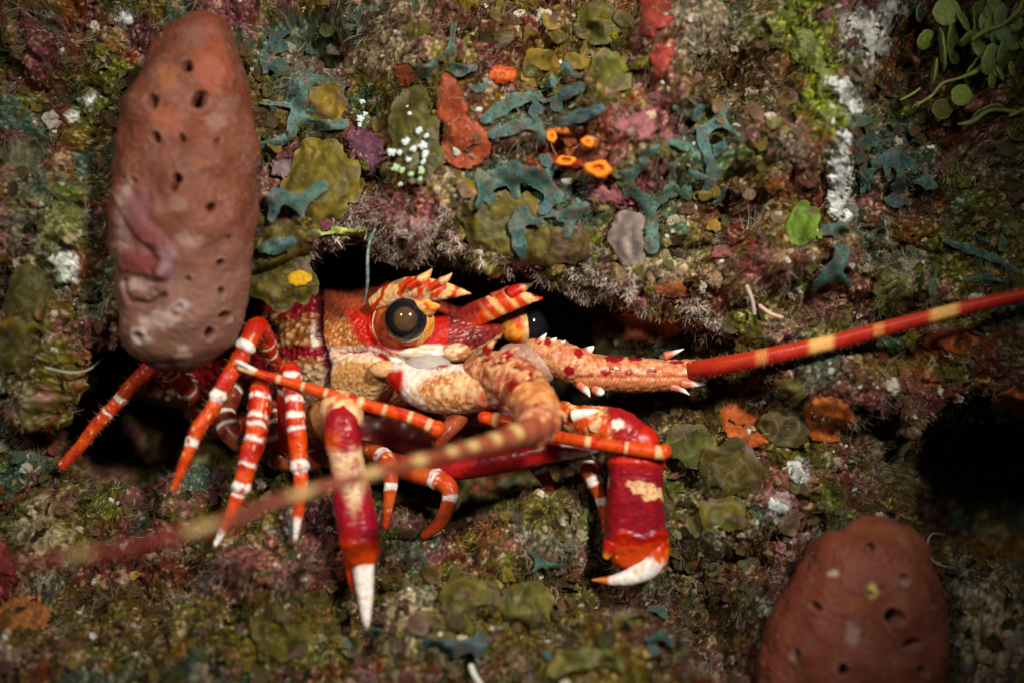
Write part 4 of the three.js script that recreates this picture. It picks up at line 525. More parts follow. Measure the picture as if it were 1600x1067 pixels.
// ---------- the spiny lobster ----------
const LB = { red: [0.45, 0.013, 0.004], orange: [0.60, 0.062, 0.004], wine: [0.22, 0.008, 0.014], crimson: [0.30, 0.008, 0.011], dark: [0.07, 0.006, 0.008], white: [0.82, 0.76, 0.68], cream: [0.70, 0.44, 0.21], tan: [0.52, 0.26, 0.085], peach: [0.58, 0.24, 0.105], gold: [0.68, 0.27, 0.02], grey: [0.42, 0.37, 0.36], brown: [0.20, 0.055, 0.025] };
{
  const lob = thing('spiny_lobster', 'red and orange spiny lobster with white bands peering out of the crevice', 'lobster', P(560, 640, -140));
  const speck = (c, p, a = 0.2) => mul(mix(c, [c[0] * 0.62, c[1] * 0.5, c[2] * 0.6], 0.55 * ss(0.05, 0.45, nz(p, 9, 5) + 0.5 * nz(p, 24, 6))), 1 + a * 1.3 * (nz(p, 4.5, 3) + nz(p, 2.4, 4)));
  const bandsOf = (list, s, soft = 1.2) => { let w = 0; for (const [c, h] of list) w = Math.max(w, ss(h + soft, h - soft, Math.abs(s - c))); return w; };

  // --- carapace and head: one continuous shell ---
  const grooveX = (py) => 503 + (py - 540) * 0.10 + 3 * Math.sin(py / 22);
  const inLobe = (px, py) => Math.hypot((px - 562) / 52, (py - 594) / 40);
  const body = loft([[150, 560, -520, 40, 40], [260, 566, -420, 64, 66], [340, 562, -350, 80, 80], [420, 556, -285, 90, 90], [480, 550, -240, 96, 96], [540, 549, -198, 98, 98], [600, 545, -160, 96, 94], [660, 540, -132, 84, 84], [710, 530, -115, 60, 66], [750, 520, -108, 36, 46], [775, 515, -108, 16, 22]], { n: 430, m: 300, ref: [0, 1, 0], caps: [0.6, 0.6],
    relief: ({ px, py, p, n }) => {
      const face = n[2] > -0.3; let h = 0.5 * nz(p, 6, 1) + 0.4 * nz(p, 3, 2);
      h -= 9 * Math.exp(-(((px - grooveX(py)) / 7) ** 2)); h -= 4 * Math.exp(-(((py - 549 - (500 - px) * 0.03) / 6) ** 2)) * ss(610, 560, px);
      if (px < 500) { const c = cells(p[0] / 11, p[1] / 9, p[2] / 11); h += 5.5 * ss(0.75, 0.1, c[0]) * (0.6 + 0.8 * c[2]); }
      else if (px < 700) { const c = cells(p[0] / 5.5, p[1] / 5.5, p[2] / 5.5); h += (inLobe(px, py) < 1 ? 2.2 : 2.8) * ss(0.75, 0.1, c[0]) * ss(700, 610, px); }
      else { const c = cells(p[0] / 9, p[1] / 9, p[2] / 9); h += 2.2 * ss(0.7, 0.1, c[0]); }
      if (face) { h += 9 * ss(1.05, 0.75, inLobe(px, py)) - 5 * Math.exp(-(((inLobe(px, py) - 1.1) / 0.09) ** 2)); h += 7 * ss(34, 8, Math.hypot((px - 560), (py - 512) * 1.0)); h -= 10 * ss(46, 36, Math.hypot(px - 632, py - 502)); h += 7 * Math.exp(-(((Math.hypot(px - 631, py - 503) - 49) / 5) ** 2)) * ss(650, 620, px); }
      return h; },
    color: ({ px, py, p, n }) => {
      const a = fbm(p, 22, 101), b = nz(p, 7, 102); let k; py += 3 * nz(p, 12, 103); px += 2.5 * nz(p, 12, 104);
      if (px < grooveX(py)) {
        const c = cells(p[0] / 11, p[1] / 9, p[2] / 11); k = mix(mix(LB.tan, LB.cream, 0.35 + 0.3 * c[2]), [0.26, 0.085, 0.022], ss(0.3, 0.62, c[0])); k = mix(k, [0.44, 0.33, 0.22], 0.6 * ss(560, 580, py));
        k = mix(k, LB.wine, ss(500, 488, py + 22 * a + 8 * b));
        k = mix(k, LB.wine, ss(12, 7, Math.abs(py - 549 - (500 - px) * 0.05) + 6 * b)); k = mix(k, mul(LB.wine, 0.8), ss(446, 420, px + 26 * a) * ss(536, 548, py + 6 * b) * ss(622, 596, py));
        k = mix(k, LB.wine, 0.6 * ss(400, 350, px)); k = mix(k, LB.white, ss(5, 2, Math.abs(px - 489)) * ss(505, 515, py) * ss(548, 540, py) * 0.7);
      } else if (px < 700) {
        const c = cells(p[0] / 5.5, p[1] / 5.5, p[2] / 5.5), grain = ss(0.25, 0.6, c[0]);
        k = mix(LB.cream, [0.42, 0.12, 0.02], grain);
        k = mix(k, mix([0.36, 0.05, 0.02], LB.brown, 0.5), ss(506, 490, py + 16 * a + 5 * b));
        k = mix(k, LB.red, ss(545, 565, px + 8 * a - (py - 520) * 0.5) * ss(560, 545, py) * ss(475, 500, py));
        k = mix(k, LB.white, ss(538, 548, py + 5 * b) * ss(560, 554, py) * ss(0, 8, px - grooveX(py)) * 0.55);
        k = mix(k, LB.wine, ss(5, 3, Math.abs(py - 556 + (px - 512) * 0.09)) * ss(572, 560, px));
        const l = inLobe(px, py); if (py > 552) { k = mix(mix(LB.gold, [0.46, 0.18, 0.045], grain), LB.cream, 0.35 + 0.4 * ss(-0.1, 0.3, b - 0.5 * grain)); k = mix(k, mix(LB.white, LB.cream, 0.5), ss(0.78, 0.95, l + 0.25 * b) * 0.8); k = mix(k, LB.crimson, ss(1.0, 1.06, l) * ss(560, 590, px)); if (l > 1.1) k = mix(k, LB.cream, ss(1.22, 1.3, l) * 0.6); if (py > 632) k = mix(k, LB.wine, ss(632, 642, py)); }
        k = mix(k, LB.white, ss(604, 614, px) * ss(536, 542, py) * ss(578, 568, py));
        k = mix(k, LB.red, ss(5, 2, Math.abs(Math.hypot(px - 632, py - 504) - 47) - 3) * ss(660, 640, px) * ss(490, 500, py) * 0.8);
      } else { k = mix([0.24, 0.02, 0.016], [0.10, 0.010, 0.012], ss(-0.2, 0.3, a)); k = mix(k, [0.42, 0.10, 0.07], 0.4 * ss(0.45, 0.15, cells(p[0] / 9, p[1] / 9, p[2] / 9)[0])); k = mix(k, LB.red, ss(535, 545, py) * ss(725, 715, px)); }
      k = mix(k, LB.dark, ss(8, 3, Math.abs(px - grooveX(py)))); if (n[1] < -0.55) k = mix(k, LB.cream, 0.6);
      return speck(k, p, 0.22); } });
  part('carapace', body, M.shell, lob);
  // underside and the bases of the legs
  part('thorax', loft([[330, 640, -330, 40], [430, 655, -270, 48], [540, 668, -215, 50], [640, 672, -175, 46], [740, 660, -140, 34], [800, 650, -120, 20]], { n: 90, m: 60, color: ({ p, px }) => speck(mix([0.10, 0.012, 0.012], [0.30, 0.16, 0.10], ss(0.1, 0.3, fbm(p, 30, 5))), p), relief: ({ s }) => 5 * Math.sin(s / 13) }), M.shell, lob);

  // --- eyes ---
  function ball(x, y, z, rx, ry, rz, n, color, relief) { const g = new THREE.SphereGeometry(1, n, n), q = g.attributes.position, col = [], k = (EYE - z) / EYE, [X, Y] = P(x, y, z); for (let i = 0; i < q.count; i++) { const u = [q.getX(i), q.getY(i), q.getZ(i)], r = relief ? relief(u) : 1; q.setXYZ(i, X + u[0] * rx * k * r, Y + u[1] * ry * k * r, z + u[2] * rz * k * r); col.push(...color(u)); } g.setAttribute('color', new THREE.BufferAttribute(new Float32Array(col), 3)); g.deleteAttribute('uv'); g.computeVertexNormals(); return g; }
  const stalk = part('eye_stalk', ball(640, 504, -46, 39, 38, 32, 100, ([x, y, w]) => { const v = [x * 40, y * 40, w * 40]; let k = mix(LB.orange, LB.red, ss(-0.2, 0.3, nz(v, 16, 1))); k = mix(k, mix(LB.gold, LB.cream, 0.6 * ss(0.05, 0.35, nz(v, 13, 6))), ss(-0.05, 0.3, x + 0.2 * y)); k = mix(k, LB.peach, 0.35 * ss(0.2, -0.3, x + y * 0.5) * ss(0.1, 0.3, nz(v, 9, 2))); return speck(k, v, 0.25); }, (u) => 1 + 0.05 * nz([u[0] * 9, u[1] * 9, u[2] * 9], 4, 2)), M.shell, lob, 'orange and gold eyestalk around the near eye');
  part('eye_socket', ball(628, 505, -58, 47, 46, 28, 60, ([x, y, w]) => { const v = [x * 40, y * 40, w * 40]; return speck(mix([0.42, 0.07, 0.02], mix([0.34, 0.03, 0.014], LB.peach, 0.5 * ss(0, 0.4, nz(v, 8, 3))), ss(-0.2, 0.3, nz(v, 14, 1))), v, 0.25); }, (u) => 1 + 0.04 * nz([u[0] * 9, u[1] * 9, u[2] * 9], 4, 7)), M.shell, lob);
  const eyeCol = ([x, y, w]) => { const d = Math.hypot(x - 0.06, y + 0.0); return mix([0.008, 0.008, 0.011], [0.10, 0.052, 0.02], 0.9 * ss(0.56, 0.48, d) * (w > 0 ? 1 : 0) * (0.8 + 0.3 * nz([x * 20, y * 20, 0], 6, 1))); };  // amber disc: reflection of the lens port, painted into the cornea colour
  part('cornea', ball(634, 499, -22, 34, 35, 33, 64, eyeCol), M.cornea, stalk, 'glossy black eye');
  const ring = (cx, cy, z, rx, ry, r, c, from = 0, to = 6.2832) => loft([...Array(25)].map((_, i) => { const a = lerp(from, to, i / 24); return [cx + rx * Math.cos(a), cy - ry * Math.sin(a), z(a), r]; }), { n: 120, m: 10, color: ({ p }) => speck(c, p, 0.15) });
  part('eye_rim', ring(634, 499, () => -17, 34, 35, 1.0, LB.cream, -2.4, 0.9), M.shell, stalk);
  part('eye_lid', ball(664, 478, -22, 24, 17, 22, 50, ([x, y, w]) => { const v = [x * 24, y * 24, w * 24]; return speck(mix(mix(LB.gold, LB.orange, ss(-0.2, 0.3, nz(v, 10, 1))), LB.cream, ss(0.05, 0.35, nz(v, 12, 4))), v, 0.25); }, (u) => 1 + 0.16 * nz([u[0] * 9, u[1] * 9, u[2] * 9], 7, 3)), M.shell, stalk);
  part('socket_rim', ring(630, 505, (a) => -40 + 10 * Math.cos(a), 48, 46, 1.3, LB.cream, 2.1, 4.9), M.shell, lob);
  const far = part('eye_stalk', loft([[735, 522, -118, 13], [758, 512, -122, 13], [776, 508, -126, 17], [790, 508, -128, 26], [806, 508, -130, 33], [818, 507, -132, 35]], { n: 70, m: 60, color: ({ t, p, phi }) => { let k = mix([0.45, 0.22, 0.17], LB.red, 0.5 * ss(0.1, 0.3, fbm(p, 12, 7))); k = mix(k, mix(LB.gold, LB.orange, ss(-0.1, 0.3, nz(p, 12, 2))), ss(0.38, 0.5, t)); k = mix(k, LB.cream, ss(0.86, 0.98, t) * 0.8 + 0.3 * ss(0.1, 0.4, nz(p, 9, 8))); return speck(k, p); }, caps: [1, 0.12], relief: ({ t, p, phi }) => 1.5 * nz(p, 9, 1) + 5 * ss(0.5, 0.8, t) * Math.sin(phi * 2 + 1) }), M.shell, lob, 'orange and cream eyestalk of the far eye');
  part('cornea', ball(830, 508, -134, 28, 36, 34, 48, () => [0.008, 0.008, 0.011]), M.cornea, far, 'glossy black eye');

  // --- horns over the eyes and other spines ---
  const hornCol = (list) => ({ s, p, t }) => { let w = bandsOf(list, s, 2.5); const k = mix(mix(LB.red, LB.orange, 0.4 + 0.5 * nz(p, 14, 1)), mix(LB.cream, LB.gold, 0.25), clamp(w + 0.25 * nz(p, 6, 2))); return speck(k, p, 0.18); };
  const tip = ({ t, p }) => speck(mix(LB.red, mix(LB.cream, LB.gold, 0.35), ss(0.45, 0.65, t)), p, 0.15);
  const hornTone = (k0) => ({ p, n, px, py }) => { const w = Math.sin((px * 0.9 + py * 0.5) / 4.1 + 2.2 * nz(p, 18, 31) + 0.8 * nz(p, 7, 32)); let k = mix(mix(LB.red, LB.orange, 0.55), mix(LB.cream, LB.gold, 0.3), ss(-0.15, 0.3, w + 0.35)); k = mix(k, LB.white, 0.75 * ss(462, 470, py + 4 * nz(p, 8, 33)) * ss(606, 620, px) * ss(706, 690, px) * k0); return speck(k, p, 0.22); };
  part('brow_horn', loft([[582, 476, -50, 11, 8], [606, 462, -36, 17, 12], [636, 453, -22, 20, 15], [662, 452, -10, 18, 14], [688, 454, -2, 15, 11], [712, 456, 3, 9, 7], [736, 459, 7, 1, 1]], { n: 100, m: 44, ref: [0, 1, 0], color: hornTone(1), relief: ({ p }) => 1.1 * nz(p, 9, 1) + 0.4 * nz(p, 4, 2), caps: [0.4, 0.2] }), M.shell, lob, 'jagged orange and cream banded horn over the near eye');
  const hookTone = ({ t, p, px, py }) => speck(mix(mix(LB.red, LB.orange, 0.3), mix(LB.cream, LB.gold, 0.3), ss(0.42, 0.52, t + 0.08 * nz(p, 6, 2))), p, 0.18);
  part('spine', loft([[640, 448, -8, 17, 8], [656, 438, -4, 15, 8], [667, 430, -2, 9, 6], [675, 420, -1, 0.8, 0.8]], { n: 30, m: 24, color: hookTone, caps: [0.3, 0.2] }), M.shell, lob); part('spine', loft([[674, 450, 0, 15, 7], [688, 441, 4, 13, 7], [698, 435, 6, 7, 5], [706, 427, 7, 0.8, 0.8]], { n: 30, m: 24, color: hookTone, caps: [0.3, 0.2] }), M.shell, lob);
  part('brow_horn', loft([[708, 512, -84, 22, 13], [740, 493, -72, 21, 14], [772, 479, -62, 19, 13], [798, 470, -56, 17, 12], [822, 467, -52, 11, 8], [848, 466, -48, 1.2, 1.2]], { n: 80, m: 36, ref: [0, 1, 0], color: ({ s, p, t, n }) => { let k = mix([0.26, 0.022, 0.014], mix(LB.red, LB.orange, 0.5), ss(0.25, 0.5, t + 0.25 * -n[1] + 0.2 * nz(p, 10, 4))); k = mix(k, mix(LB.cream, LB.gold, 0.35), bandsOf([[64, 4], [86, 5], [112, 4], [140, 10]], s + 8 * n[1], 3) * ss(0.35, 0.5, t)); return speck(k, p, 0.2); }, relief: ({ p }) => nz(p, 8, 1), caps: [0.4, 0.2] }), M.shell, lob, 'banded horn over the far eye');
  part('spine', spine([[798, 460, -54, 13], [814, 451, -52, 9], [833, 444, -50, 1]], tip, 16, 18), M.shell, lob); part('spine', spine([[772, 466, -62, 10], [784, 457, -62, 6], [794, 447, -62, 1]], ({ p }) => speck([0.4, 0.05, 0.02], p), 12, 14), M.shell, lob);
  part('spine', spine([[594, 456, -60, 9], [602, 446, -60, 5], [608, 438, -60, 1]], ({ p }) => speck([0.16, 0.012, 0.012], p), 12, 14), M.shell, lob);

  // --- near antenna: stout base segments, then the whip that sweeps past the lens ---
  const near = new THREE.Group(); near.name = 'antenna'; near.userData.label = 'near antenna whose whip sweeps toward the viewer, left'; lob.add(near);
  const wrinkle = (p, sc, o) => Math.sin((p[1] + 10 * nz(p, 20, o)) / sc + 4 * nz(p, 30, o + 1));
  part('base_segment', loft([[606, 578, -54, 12, 14], [628, 588, -42, 24, 26], [664, 606, -30, 34, 34], [704, 608, -18, 39, 37], [744, 606, -4, 38, 36], [776, 604, 8, 32, 32]], { n: 130, m: 90, ref: [0, 1, 0], color: ({ p, px, py }) => { const a = fbm(p, 18, 1), b = nz(p, 5, 2); let k = mix(LB.cream, [0.48, 0.16, 0.045], ss(-0.15, 0.25, a + 0.7 * b)); k = mix(k, LB.white, 0.75 * ss(0.95, 1.2, Math.hypot((px - 716) / 62, (py - 612) / 30) + 0.3 * b)); k = mix(k, [0.45, 0.05, 0.025], ss(0.55, 0.8, wrinkle(p, 4, 7) * 0.5 + 0.5) * ss(725, 760, px) * 0.8); k = mix(k, LB.crimson, ss(578, 572, py + 6 * b) * ss(648, 656, px) * ss(706, 696, px) * 0.95); k = mix(k, LB.red, ss(634, 624, px + (py - 600) * 0.12) * ss(572, 584, py)); return speck(k, p, 0.18); }, relief: ({ p, px }) => 1.2 * nz(p, 9, 3) + 0.5 * nz(p, 4, 4) + 1.8 * ss(715, 760, px) * wrinkle(p, 4, 7) }), M.shell, near);
  part('joint_membrane', ball(668, 577, -40, 40, 25, 24, 40, ([x, y]) => mul([0.36, 0.30, 0.28], 1 + 0.25 * nz([x * 9, y * 9, 1], 2, 1)), (u) => 1 + 0.03 * nz([u[0] * 9, u[1] * 9, u[2] * 9], 3, 1)), M.matt, near, 'grey lilac joint skin');
  part('base_plate', ball(600, 577, -40, 24, 14, 14, 40, ([x, y]) => { const v = [x * 20, y * 20, 0]; return speck(mix(mix(LB.peach, LB.cream, 0.6), LB.brown, ss(0.7, 0.95, Math.sin((x * 1.4 + y * 0.5) * 11)) * ss(0, 0.4, y) * 0.6), v, 0.12); }), M.shell, near);
  part('base_plate', ball(713, 551, -54, 25, 15, 26, 48, ([x, y]) => speck(mix(mix(LB.white, LB.cream, 0.8), [0.52, 0.15, 0.03], 0.85 * ss(-0.1, 0.35, nz([x * 20, y * 20, 1], 9, 5) + 0.5 * x)), [x * 20, y * 20, 1], 0.2), (u) => 1 + 0.06 * nz([u[0] * 9, u[1] * 9, u[2] * 9], 5, 1)), M.shell, near);
  part('base_plate', ball(660, 552, -44, 40, 10, 14, 40, ([x, y]) => speck(mix(LB.white, LB.cream, ss(-0.3, 0.3, nz([x * 20, y * 20, 0], 7, 1))), [x * 20, y * 20, 1], 0.12)), M.shell, near);
  const streak = (s, phi, o, q = 1) => noise(s / 5.2 / q + 2.2 * Math.sin(phi + o), Math.cos(phi) * 1.5, Math.sin(phi) * 1.5 + o) + 0.75 * noise(s / 2.1 / q + 3 * Math.sin(phi + o), Math.cos(phi) * 3, Math.sin(phi) * 3 + o);
  const stripes = ({ p, px, py, s, phi }) => { const a = fbm(p, 14, 3), w = 1.5 * streak(s, phi, 1.1); let k = mix(mix(LB.cream, LB.peach, 0.6), [0.36, 0.05, 0.018], 0.9 * ss(-0.55, 0.65, 0.55 * w + 1.6 * a + 0.6 * nz(p, 6, 15))); k = mix(k, [0.30, 0.02, 0.02], 0.6 * ss(0.15, 0.4, fbm(p, 26, 6))); return speck(k, p, 0.2); };
  const ruff = ({ p, s, phi }) => -0.7 * streak(s, phi, 1.1) + 3.2 * nz(p, 17, 7) + 0.9 * nz(p, 5, 8);
  part('middle_segment', loft([[746, 582, 0, 26], [772, 582, 14, 34], [798, 592, 34, 38], [818, 606, 52, 37], [830, 622, 66, 33]], { n: 110, m: 90, color: stripes, relief: ruff }), M.shell, near);
  const seg3 = part('outer_segment', loft([[814, 612, 52, 30], [830, 626, 76, 37], [840, 644, 104, 37], [842, 660, 132, 33], [832, 671, 154, 28]], { n: 110, m: 90, color: (q) => { let k = stripes(q); return mix(k, LB.gold, 0.25 * ss(640, 620, q.py)); }, relief: (q) => ruff(q) * 0.9 }), M.shell, near);
  const spot = ({ t, p }) => speck(mix(LB.crimson, mix(LB.peach, LB.cream, ss(0.7, 0.95, t)), ss(0.45, 0.62, t + 0.1 * nz(p, 4, 2))), p, 0.2);
  for (const a of [[[760, 548, 30, 8], [766, 540, 36, 6], [772, 534, 40, 1]], [[790, 560, 46, 9], [799, 550, 52, 5], [812, 543, 58, 0.8]], [[826, 590, 72, 9], [838, 583, 82, 5], [846, 586, 90, 1]], [[804, 604, 80, 13], [810, 594, 94, 7], [824, 584, 106, 0.8]], [[862, 640, 112, 11], [872, 643, 124, 6], [886, 650, 136, 0.8]], [[850, 690, 150, 6], [846, 698, 154, 4], [842, 704, 156, 0.8]], [[838, 640, 134, 14], [846, 638, 150, 8], [862, 634, 164, 0.9]]]) part('spine', spine(a, spot, 12, 16), M.shell, near);
  seed = 515; for (let i = 0; i < 16; i++) { const u = i / 15, x = lerp(764, 862, u) + rr(-8, 8), y = lerp(556, 650, u * u) + rr(-12, 26), z = lerp(40, 128, u) + rr(-4, 8), l = rr(5, 10); part('spine', spine([[x, y, z, 4.2], [x + l * 0.5, y - l * 0.4, z + l * 0.5, 2.8], [x + l, y - l * 0.7, z + l, 0.5]], ({ t, p }) => speck(mix([0.48, 0.08, 0.04], LB.cream, ss(0.3, 0.8, t)), p, 0.12), 8, 10), M.shell, near); }
  // whip: thick and mottled near the base, banded further out
  const whipBands = [[70, 9], [118, 8], [166, 9], [206, 8], [262, 10], [334, 12], [424, 14], [540, 18], [660, 14]];
  part('whip', loft([[846, 667, 150, 23], [800, 683, 205, 18.5], [750, 698, 265, 14.5], [690, 713, 325, 11.5], [620, 729, 380, 9.8], [540, 752, 430, 8.8], [450, 778, 475, 8.4], [350, 815, 520, 8.2], [220, 851, 565, 8.2], [100, 870, 600, 8], [-40, 888, 640, 7.5], [-220, 905, 680, 7]], { n: 520, m: 24, color: ({ s, p, n, t }) => { let k = mix([0.20, 0.04, 0.022], [0.27, 0.07, 0.036], ss(-0.3, 0.3, nz(p, 26, 1))); const mott = ss(0.05, 0.35, nz(p, 13, 3)) * ss(190, 20, s); k = mix(k, [0.16, 0.02, 0.02], 0.6 * mott); k = mix(k, [0.50, 0.33, 0.13], bandsOf(whipBands, s, 5) * (s < 240 ? ss(-0.4, 0.5, n[1]) : 1)); k = mix(k, [0.24, 0.012, 0.014], 0.8 * ss(420, 620, s) * (1 - bandsOf(whipBands, s, 5))); return mul(k, 1 + 0.10 * Math.sin(s * 1.5)); }, relief: ({ s, p }) => 0.6 * Math.sin(s * 1.5) }), M.shell, near);
  // --- far antenna: reaches out to the right ---
  const afar = new THREE.Group(); afar.name = 'antenna'; afar.userData.label = 'far antenna held straight out, banded red and yellow'; lob.add(afar);
  const pinkish = (dots) => ({ p, px, py, s, n, phi }) => { const w = 1.4 * streak(s, phi, 2.3, 1.3); let k = mix(mix(LB.cream, LB.peach, 0.75), [0.46, 0.085, 0.035], ss(-0.4, 0.7, 0.55 * w + 1.5 * fbm(p, 14, 2)) * 0.85); if (n[2] > -0.2) for (const [x, y, rx, ry] of dots) { const d = Math.hypot((px - x) / rx, (py - y) / (ry ?? rx)) + 0.25 * nz(p, 5, 9); k = mix(k, LB.crimson, ss(1.05, 0.85, d)); } return speck(k, p, 0.2); };
  part('base_segment', loft([[800, 560, -92, 24], [824, 566, -84, 30], [846, 574, -78, 28]], { n: 30, m: 50, color: ({ p }) => speck(mix([0.34, 0.19, 0.14], [0.5, 0.28, 0.2], ss(-0.1, 0.3, fbm(p, 14, 1))), p) }), M.matt, afar);
  part('middle_segment', loft([[836, 548, -84, 20], [852, 552, -78, 25], [876, 562, -70, 29], [900, 572, -64, 29], [912, 578, -62, 25]], { n: 80, m: 70, color: pinkish([[904, 552, 8], [889, 580, 9], [856, 535, 6], [842, 532, 6], [926, 608, 9, 5]]), relief: ({ p, s, phi }) => -0.5 * streak(s, phi, 2.3, 1.3) + 1.8 * nz(p, 8, 3) }), M.shell, afar);
  part('outer_segment', loft([[898, 576, -64, 22], [914, 580, -62, 29], [950, 584, -60, 28], [1000, 586, -58, 27], [1050, 586, -54, 24], [1084, 581, -52, 20], [1098, 578, -50, 14]], { n: 150, m: 70, ref: [0, 1, 0], color: (q) => { let k = pinkish([[946, 582, 9, 6], [982, 582, 9, 5], [1019, 580, 8, 5], [960, 560, 16, 6], [992, 560, 12, 4], [1058, 566, 12, 3]])(q); return mix(k, speck(mix([0.46, 0.11, 0.04], LB.peach, 0.35 + 0.3 * Math.sin(q.px * 1.1 + q.py * 0.5)), q.p), ss(586, 591, q.py) * 0.85); }, relief: ({ p, s, py, phi }) => -0.5 * streak(s, phi, 2.3, 1.3) + 1.6 * nz(p, 8, 3) - 3 * Math.exp(-(((py - 590) / 3) ** 2)) }), M.shell, afar);
  for (const a of [[[842, 538, -70, 8], [847, 530, -68, 5], [854, 521, -66, 0.8]], [[860, 538, -66, 7], [864, 533, -64, 5], [870, 528, -62, 0.8]], [[872, 542, -66, 5], [878, 537, -64, 4], [884, 532, -64, 0.8]], [[914, 552, -56, 9], [922, 546, -54, 6], [928, 541, -52, 1.5]], [[1040, 556, -50, 7], [1054, 551, -48, 4], [1069, 545, -46, 0.6]], [[1080, 572, -36, 9], [1096, 568, -34, 6], [1114, 563, -32, 0.6]], [[1066, 598, -36, 8], [1082, 600, -34, 6], [1102, 601, -32, 0.6]], [[1050, 604, -40, 7], [1064, 608, -38, 5], [1078, 617, -36, 0.6]], [[906, 600, -46, 8], [916, 610, -42, 6], [922, 620, -40, 0.8]], [[930, 606, -48, 9], [938, 612, -46, 8], [944, 613, -44, 3]], [[954, 574, -34, 4], [962, 575, -32, 3], [968, 577, -30, 0.6]]]) part('spine', spine(a, ({ t, p }) => speck(mix([0.56, 0.14, 0.08], LB.white, ss(0.25, 0.7, t)), p, 0.12), 12, 14), M.shell, afar);
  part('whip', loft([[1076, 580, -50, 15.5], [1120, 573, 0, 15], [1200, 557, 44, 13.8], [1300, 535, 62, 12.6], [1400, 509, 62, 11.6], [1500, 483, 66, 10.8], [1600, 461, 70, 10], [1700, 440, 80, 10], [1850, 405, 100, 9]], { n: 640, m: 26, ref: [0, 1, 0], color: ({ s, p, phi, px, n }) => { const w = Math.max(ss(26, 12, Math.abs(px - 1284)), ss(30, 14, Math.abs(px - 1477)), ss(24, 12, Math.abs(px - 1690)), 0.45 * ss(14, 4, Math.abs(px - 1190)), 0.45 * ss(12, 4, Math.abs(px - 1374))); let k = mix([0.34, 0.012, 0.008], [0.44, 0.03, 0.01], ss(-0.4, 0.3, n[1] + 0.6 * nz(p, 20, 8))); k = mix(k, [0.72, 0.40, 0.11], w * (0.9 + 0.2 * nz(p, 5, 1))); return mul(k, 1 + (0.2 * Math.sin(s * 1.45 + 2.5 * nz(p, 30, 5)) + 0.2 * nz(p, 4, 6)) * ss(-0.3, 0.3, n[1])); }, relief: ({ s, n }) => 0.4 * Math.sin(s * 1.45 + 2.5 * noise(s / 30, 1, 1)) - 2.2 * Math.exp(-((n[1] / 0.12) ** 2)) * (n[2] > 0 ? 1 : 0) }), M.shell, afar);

  // --- thin jointed feelers ---
  const rod = (pts, bands, opt = {}) => loft(pts, { n: 150, m: 22, color: ({ s, p, t }) => speck(mix(mix(LB.orange, LB.red, ss(0, 0.4, nz(p, 18, 1))), LB.cream, bandsOf(bands, s, 1.6) * 0.95), p, 0.12), relief: ({ s, t, p }) => 0.35 * nz(p, 5, 1) + (opt.swell ?? []).reduce((a, c) => a + 2.2 * Math.exp(-(((s - c) / 6) ** 2)), 0), ...opt });
  const f1 = part('feeler', rod([[684, 671, 46, 11.5], [640, 652, 48, 10.5], [560, 630, 50, 9.5], [480, 606, 52, 8.5], [420, 588, 54, 7], [374, 574, 56, 5]], [[16, 4], [46, 3], [86, 3], [124, 5], [178, 2.4], [214, 2.4], [252, 3], [330, 40]], { swell: [2, 124] }), M.shell, lob, 'thin orange feeler with cream bands lying across the legs');
  part('feeler_fork', loft([[404, 582, 55, 4.5], [388, 574, 60, 4], [374, 566, 66, 3], [368, 564, 68, 1]], { n: 24, m: 14, color: ({ p, t }) => speck(mix(LB.gold, LB.white, ss(0, 0.4, t)), p, 0.1) }), M.shell, f1);
  part('feeler', rod([[756, 652, 20, 10], [800, 662, 30, 11], [860, 680, 44, 11], [900, 688, 52, 10], [960, 697, 60, 10.5], [1026, 707, 66, 11.5], [1038, 705, 66, 12]], [[20, 4], [112, 2.5], [166, 4], [224, 2.5], [272, 5]], { swell: [20, 290] }), M.shell, lob, 'thin orange feeler with cream bands crossing the far claw');

  // --- walking legs ---
  const legCol = (bands, o = {}) => ({ s, p, t, phi, k: cap }) => { let k = mix(o.a ?? LB.red, o.b ?? LB.orange, ss(-0.25, 0.35, nz(p, 30, 7) + (o.fade ? (t - 0.55) * 1.4 : 0))); const w = bandsOf(bands, s + 4 * nz(p, 16, 8) + 1.5 * Math.cos(phi), 1.4) * ss(-0.55, -0.3, nz(p, 9, 9)); k = mix(k, LB.white, w); const c = hash(Math.floor(s / 13), Math.floor(phi * 1.6), o.seed ?? 3); if (c > 0.86) { const u = (s / 13) % 1 - 0.5, v = (phi * 1.6) % 1 - 0.5; k = mix(k, LB.cream, ss(0.3, 0.2, Math.hypot(u, v * 1.2))); } if (o.tip) k = mix(k, LB.white, ss(o.tip - 0.03, o.tip, t)); return speck(k, p, 0.12); };
  const leg = (pts, bands, o = {}) => part('leg', loft(pts, { n: 190, m: 32, color: legCol(bands, o), square: 0.35, relief: ({ s, p }) => 0.9 * nz(p, 7, 1) + 0.55 * nz(p, 3, 2) + 1.2 * nz(p, 22, 3) + (o.swell ?? []).reduce((a, c) => a + (o.big ?? 2.6) * (Math.exp(-(((s - c) / 5) ** 2)) - 0.7 * Math.exp(-(((s - c - 9) / 4) ** 2))), 0), caps: [1, 0.7] }), M.shell, lob, o.label);
  leg([[330, 640, -150, 12.3], [300, 615, -110, 13.3], [272, 588, -70, 14.2], [246, 570, -40, 14.2], [214, 594, -30, 12.3], [180, 632, -22, 10.9], [150, 664, -16, 10.4], [122, 700, -10, 9.0], [96, 728, -6, 8.5]], [[30, 5], [66, 4], [118, 3], [128, 2], [226, 4], [256, 2]], { label: 'leg bent out past the tall sponge, leftmost', swell: [118], seed: 5, a: [0.40, 0.03, 0.01] });
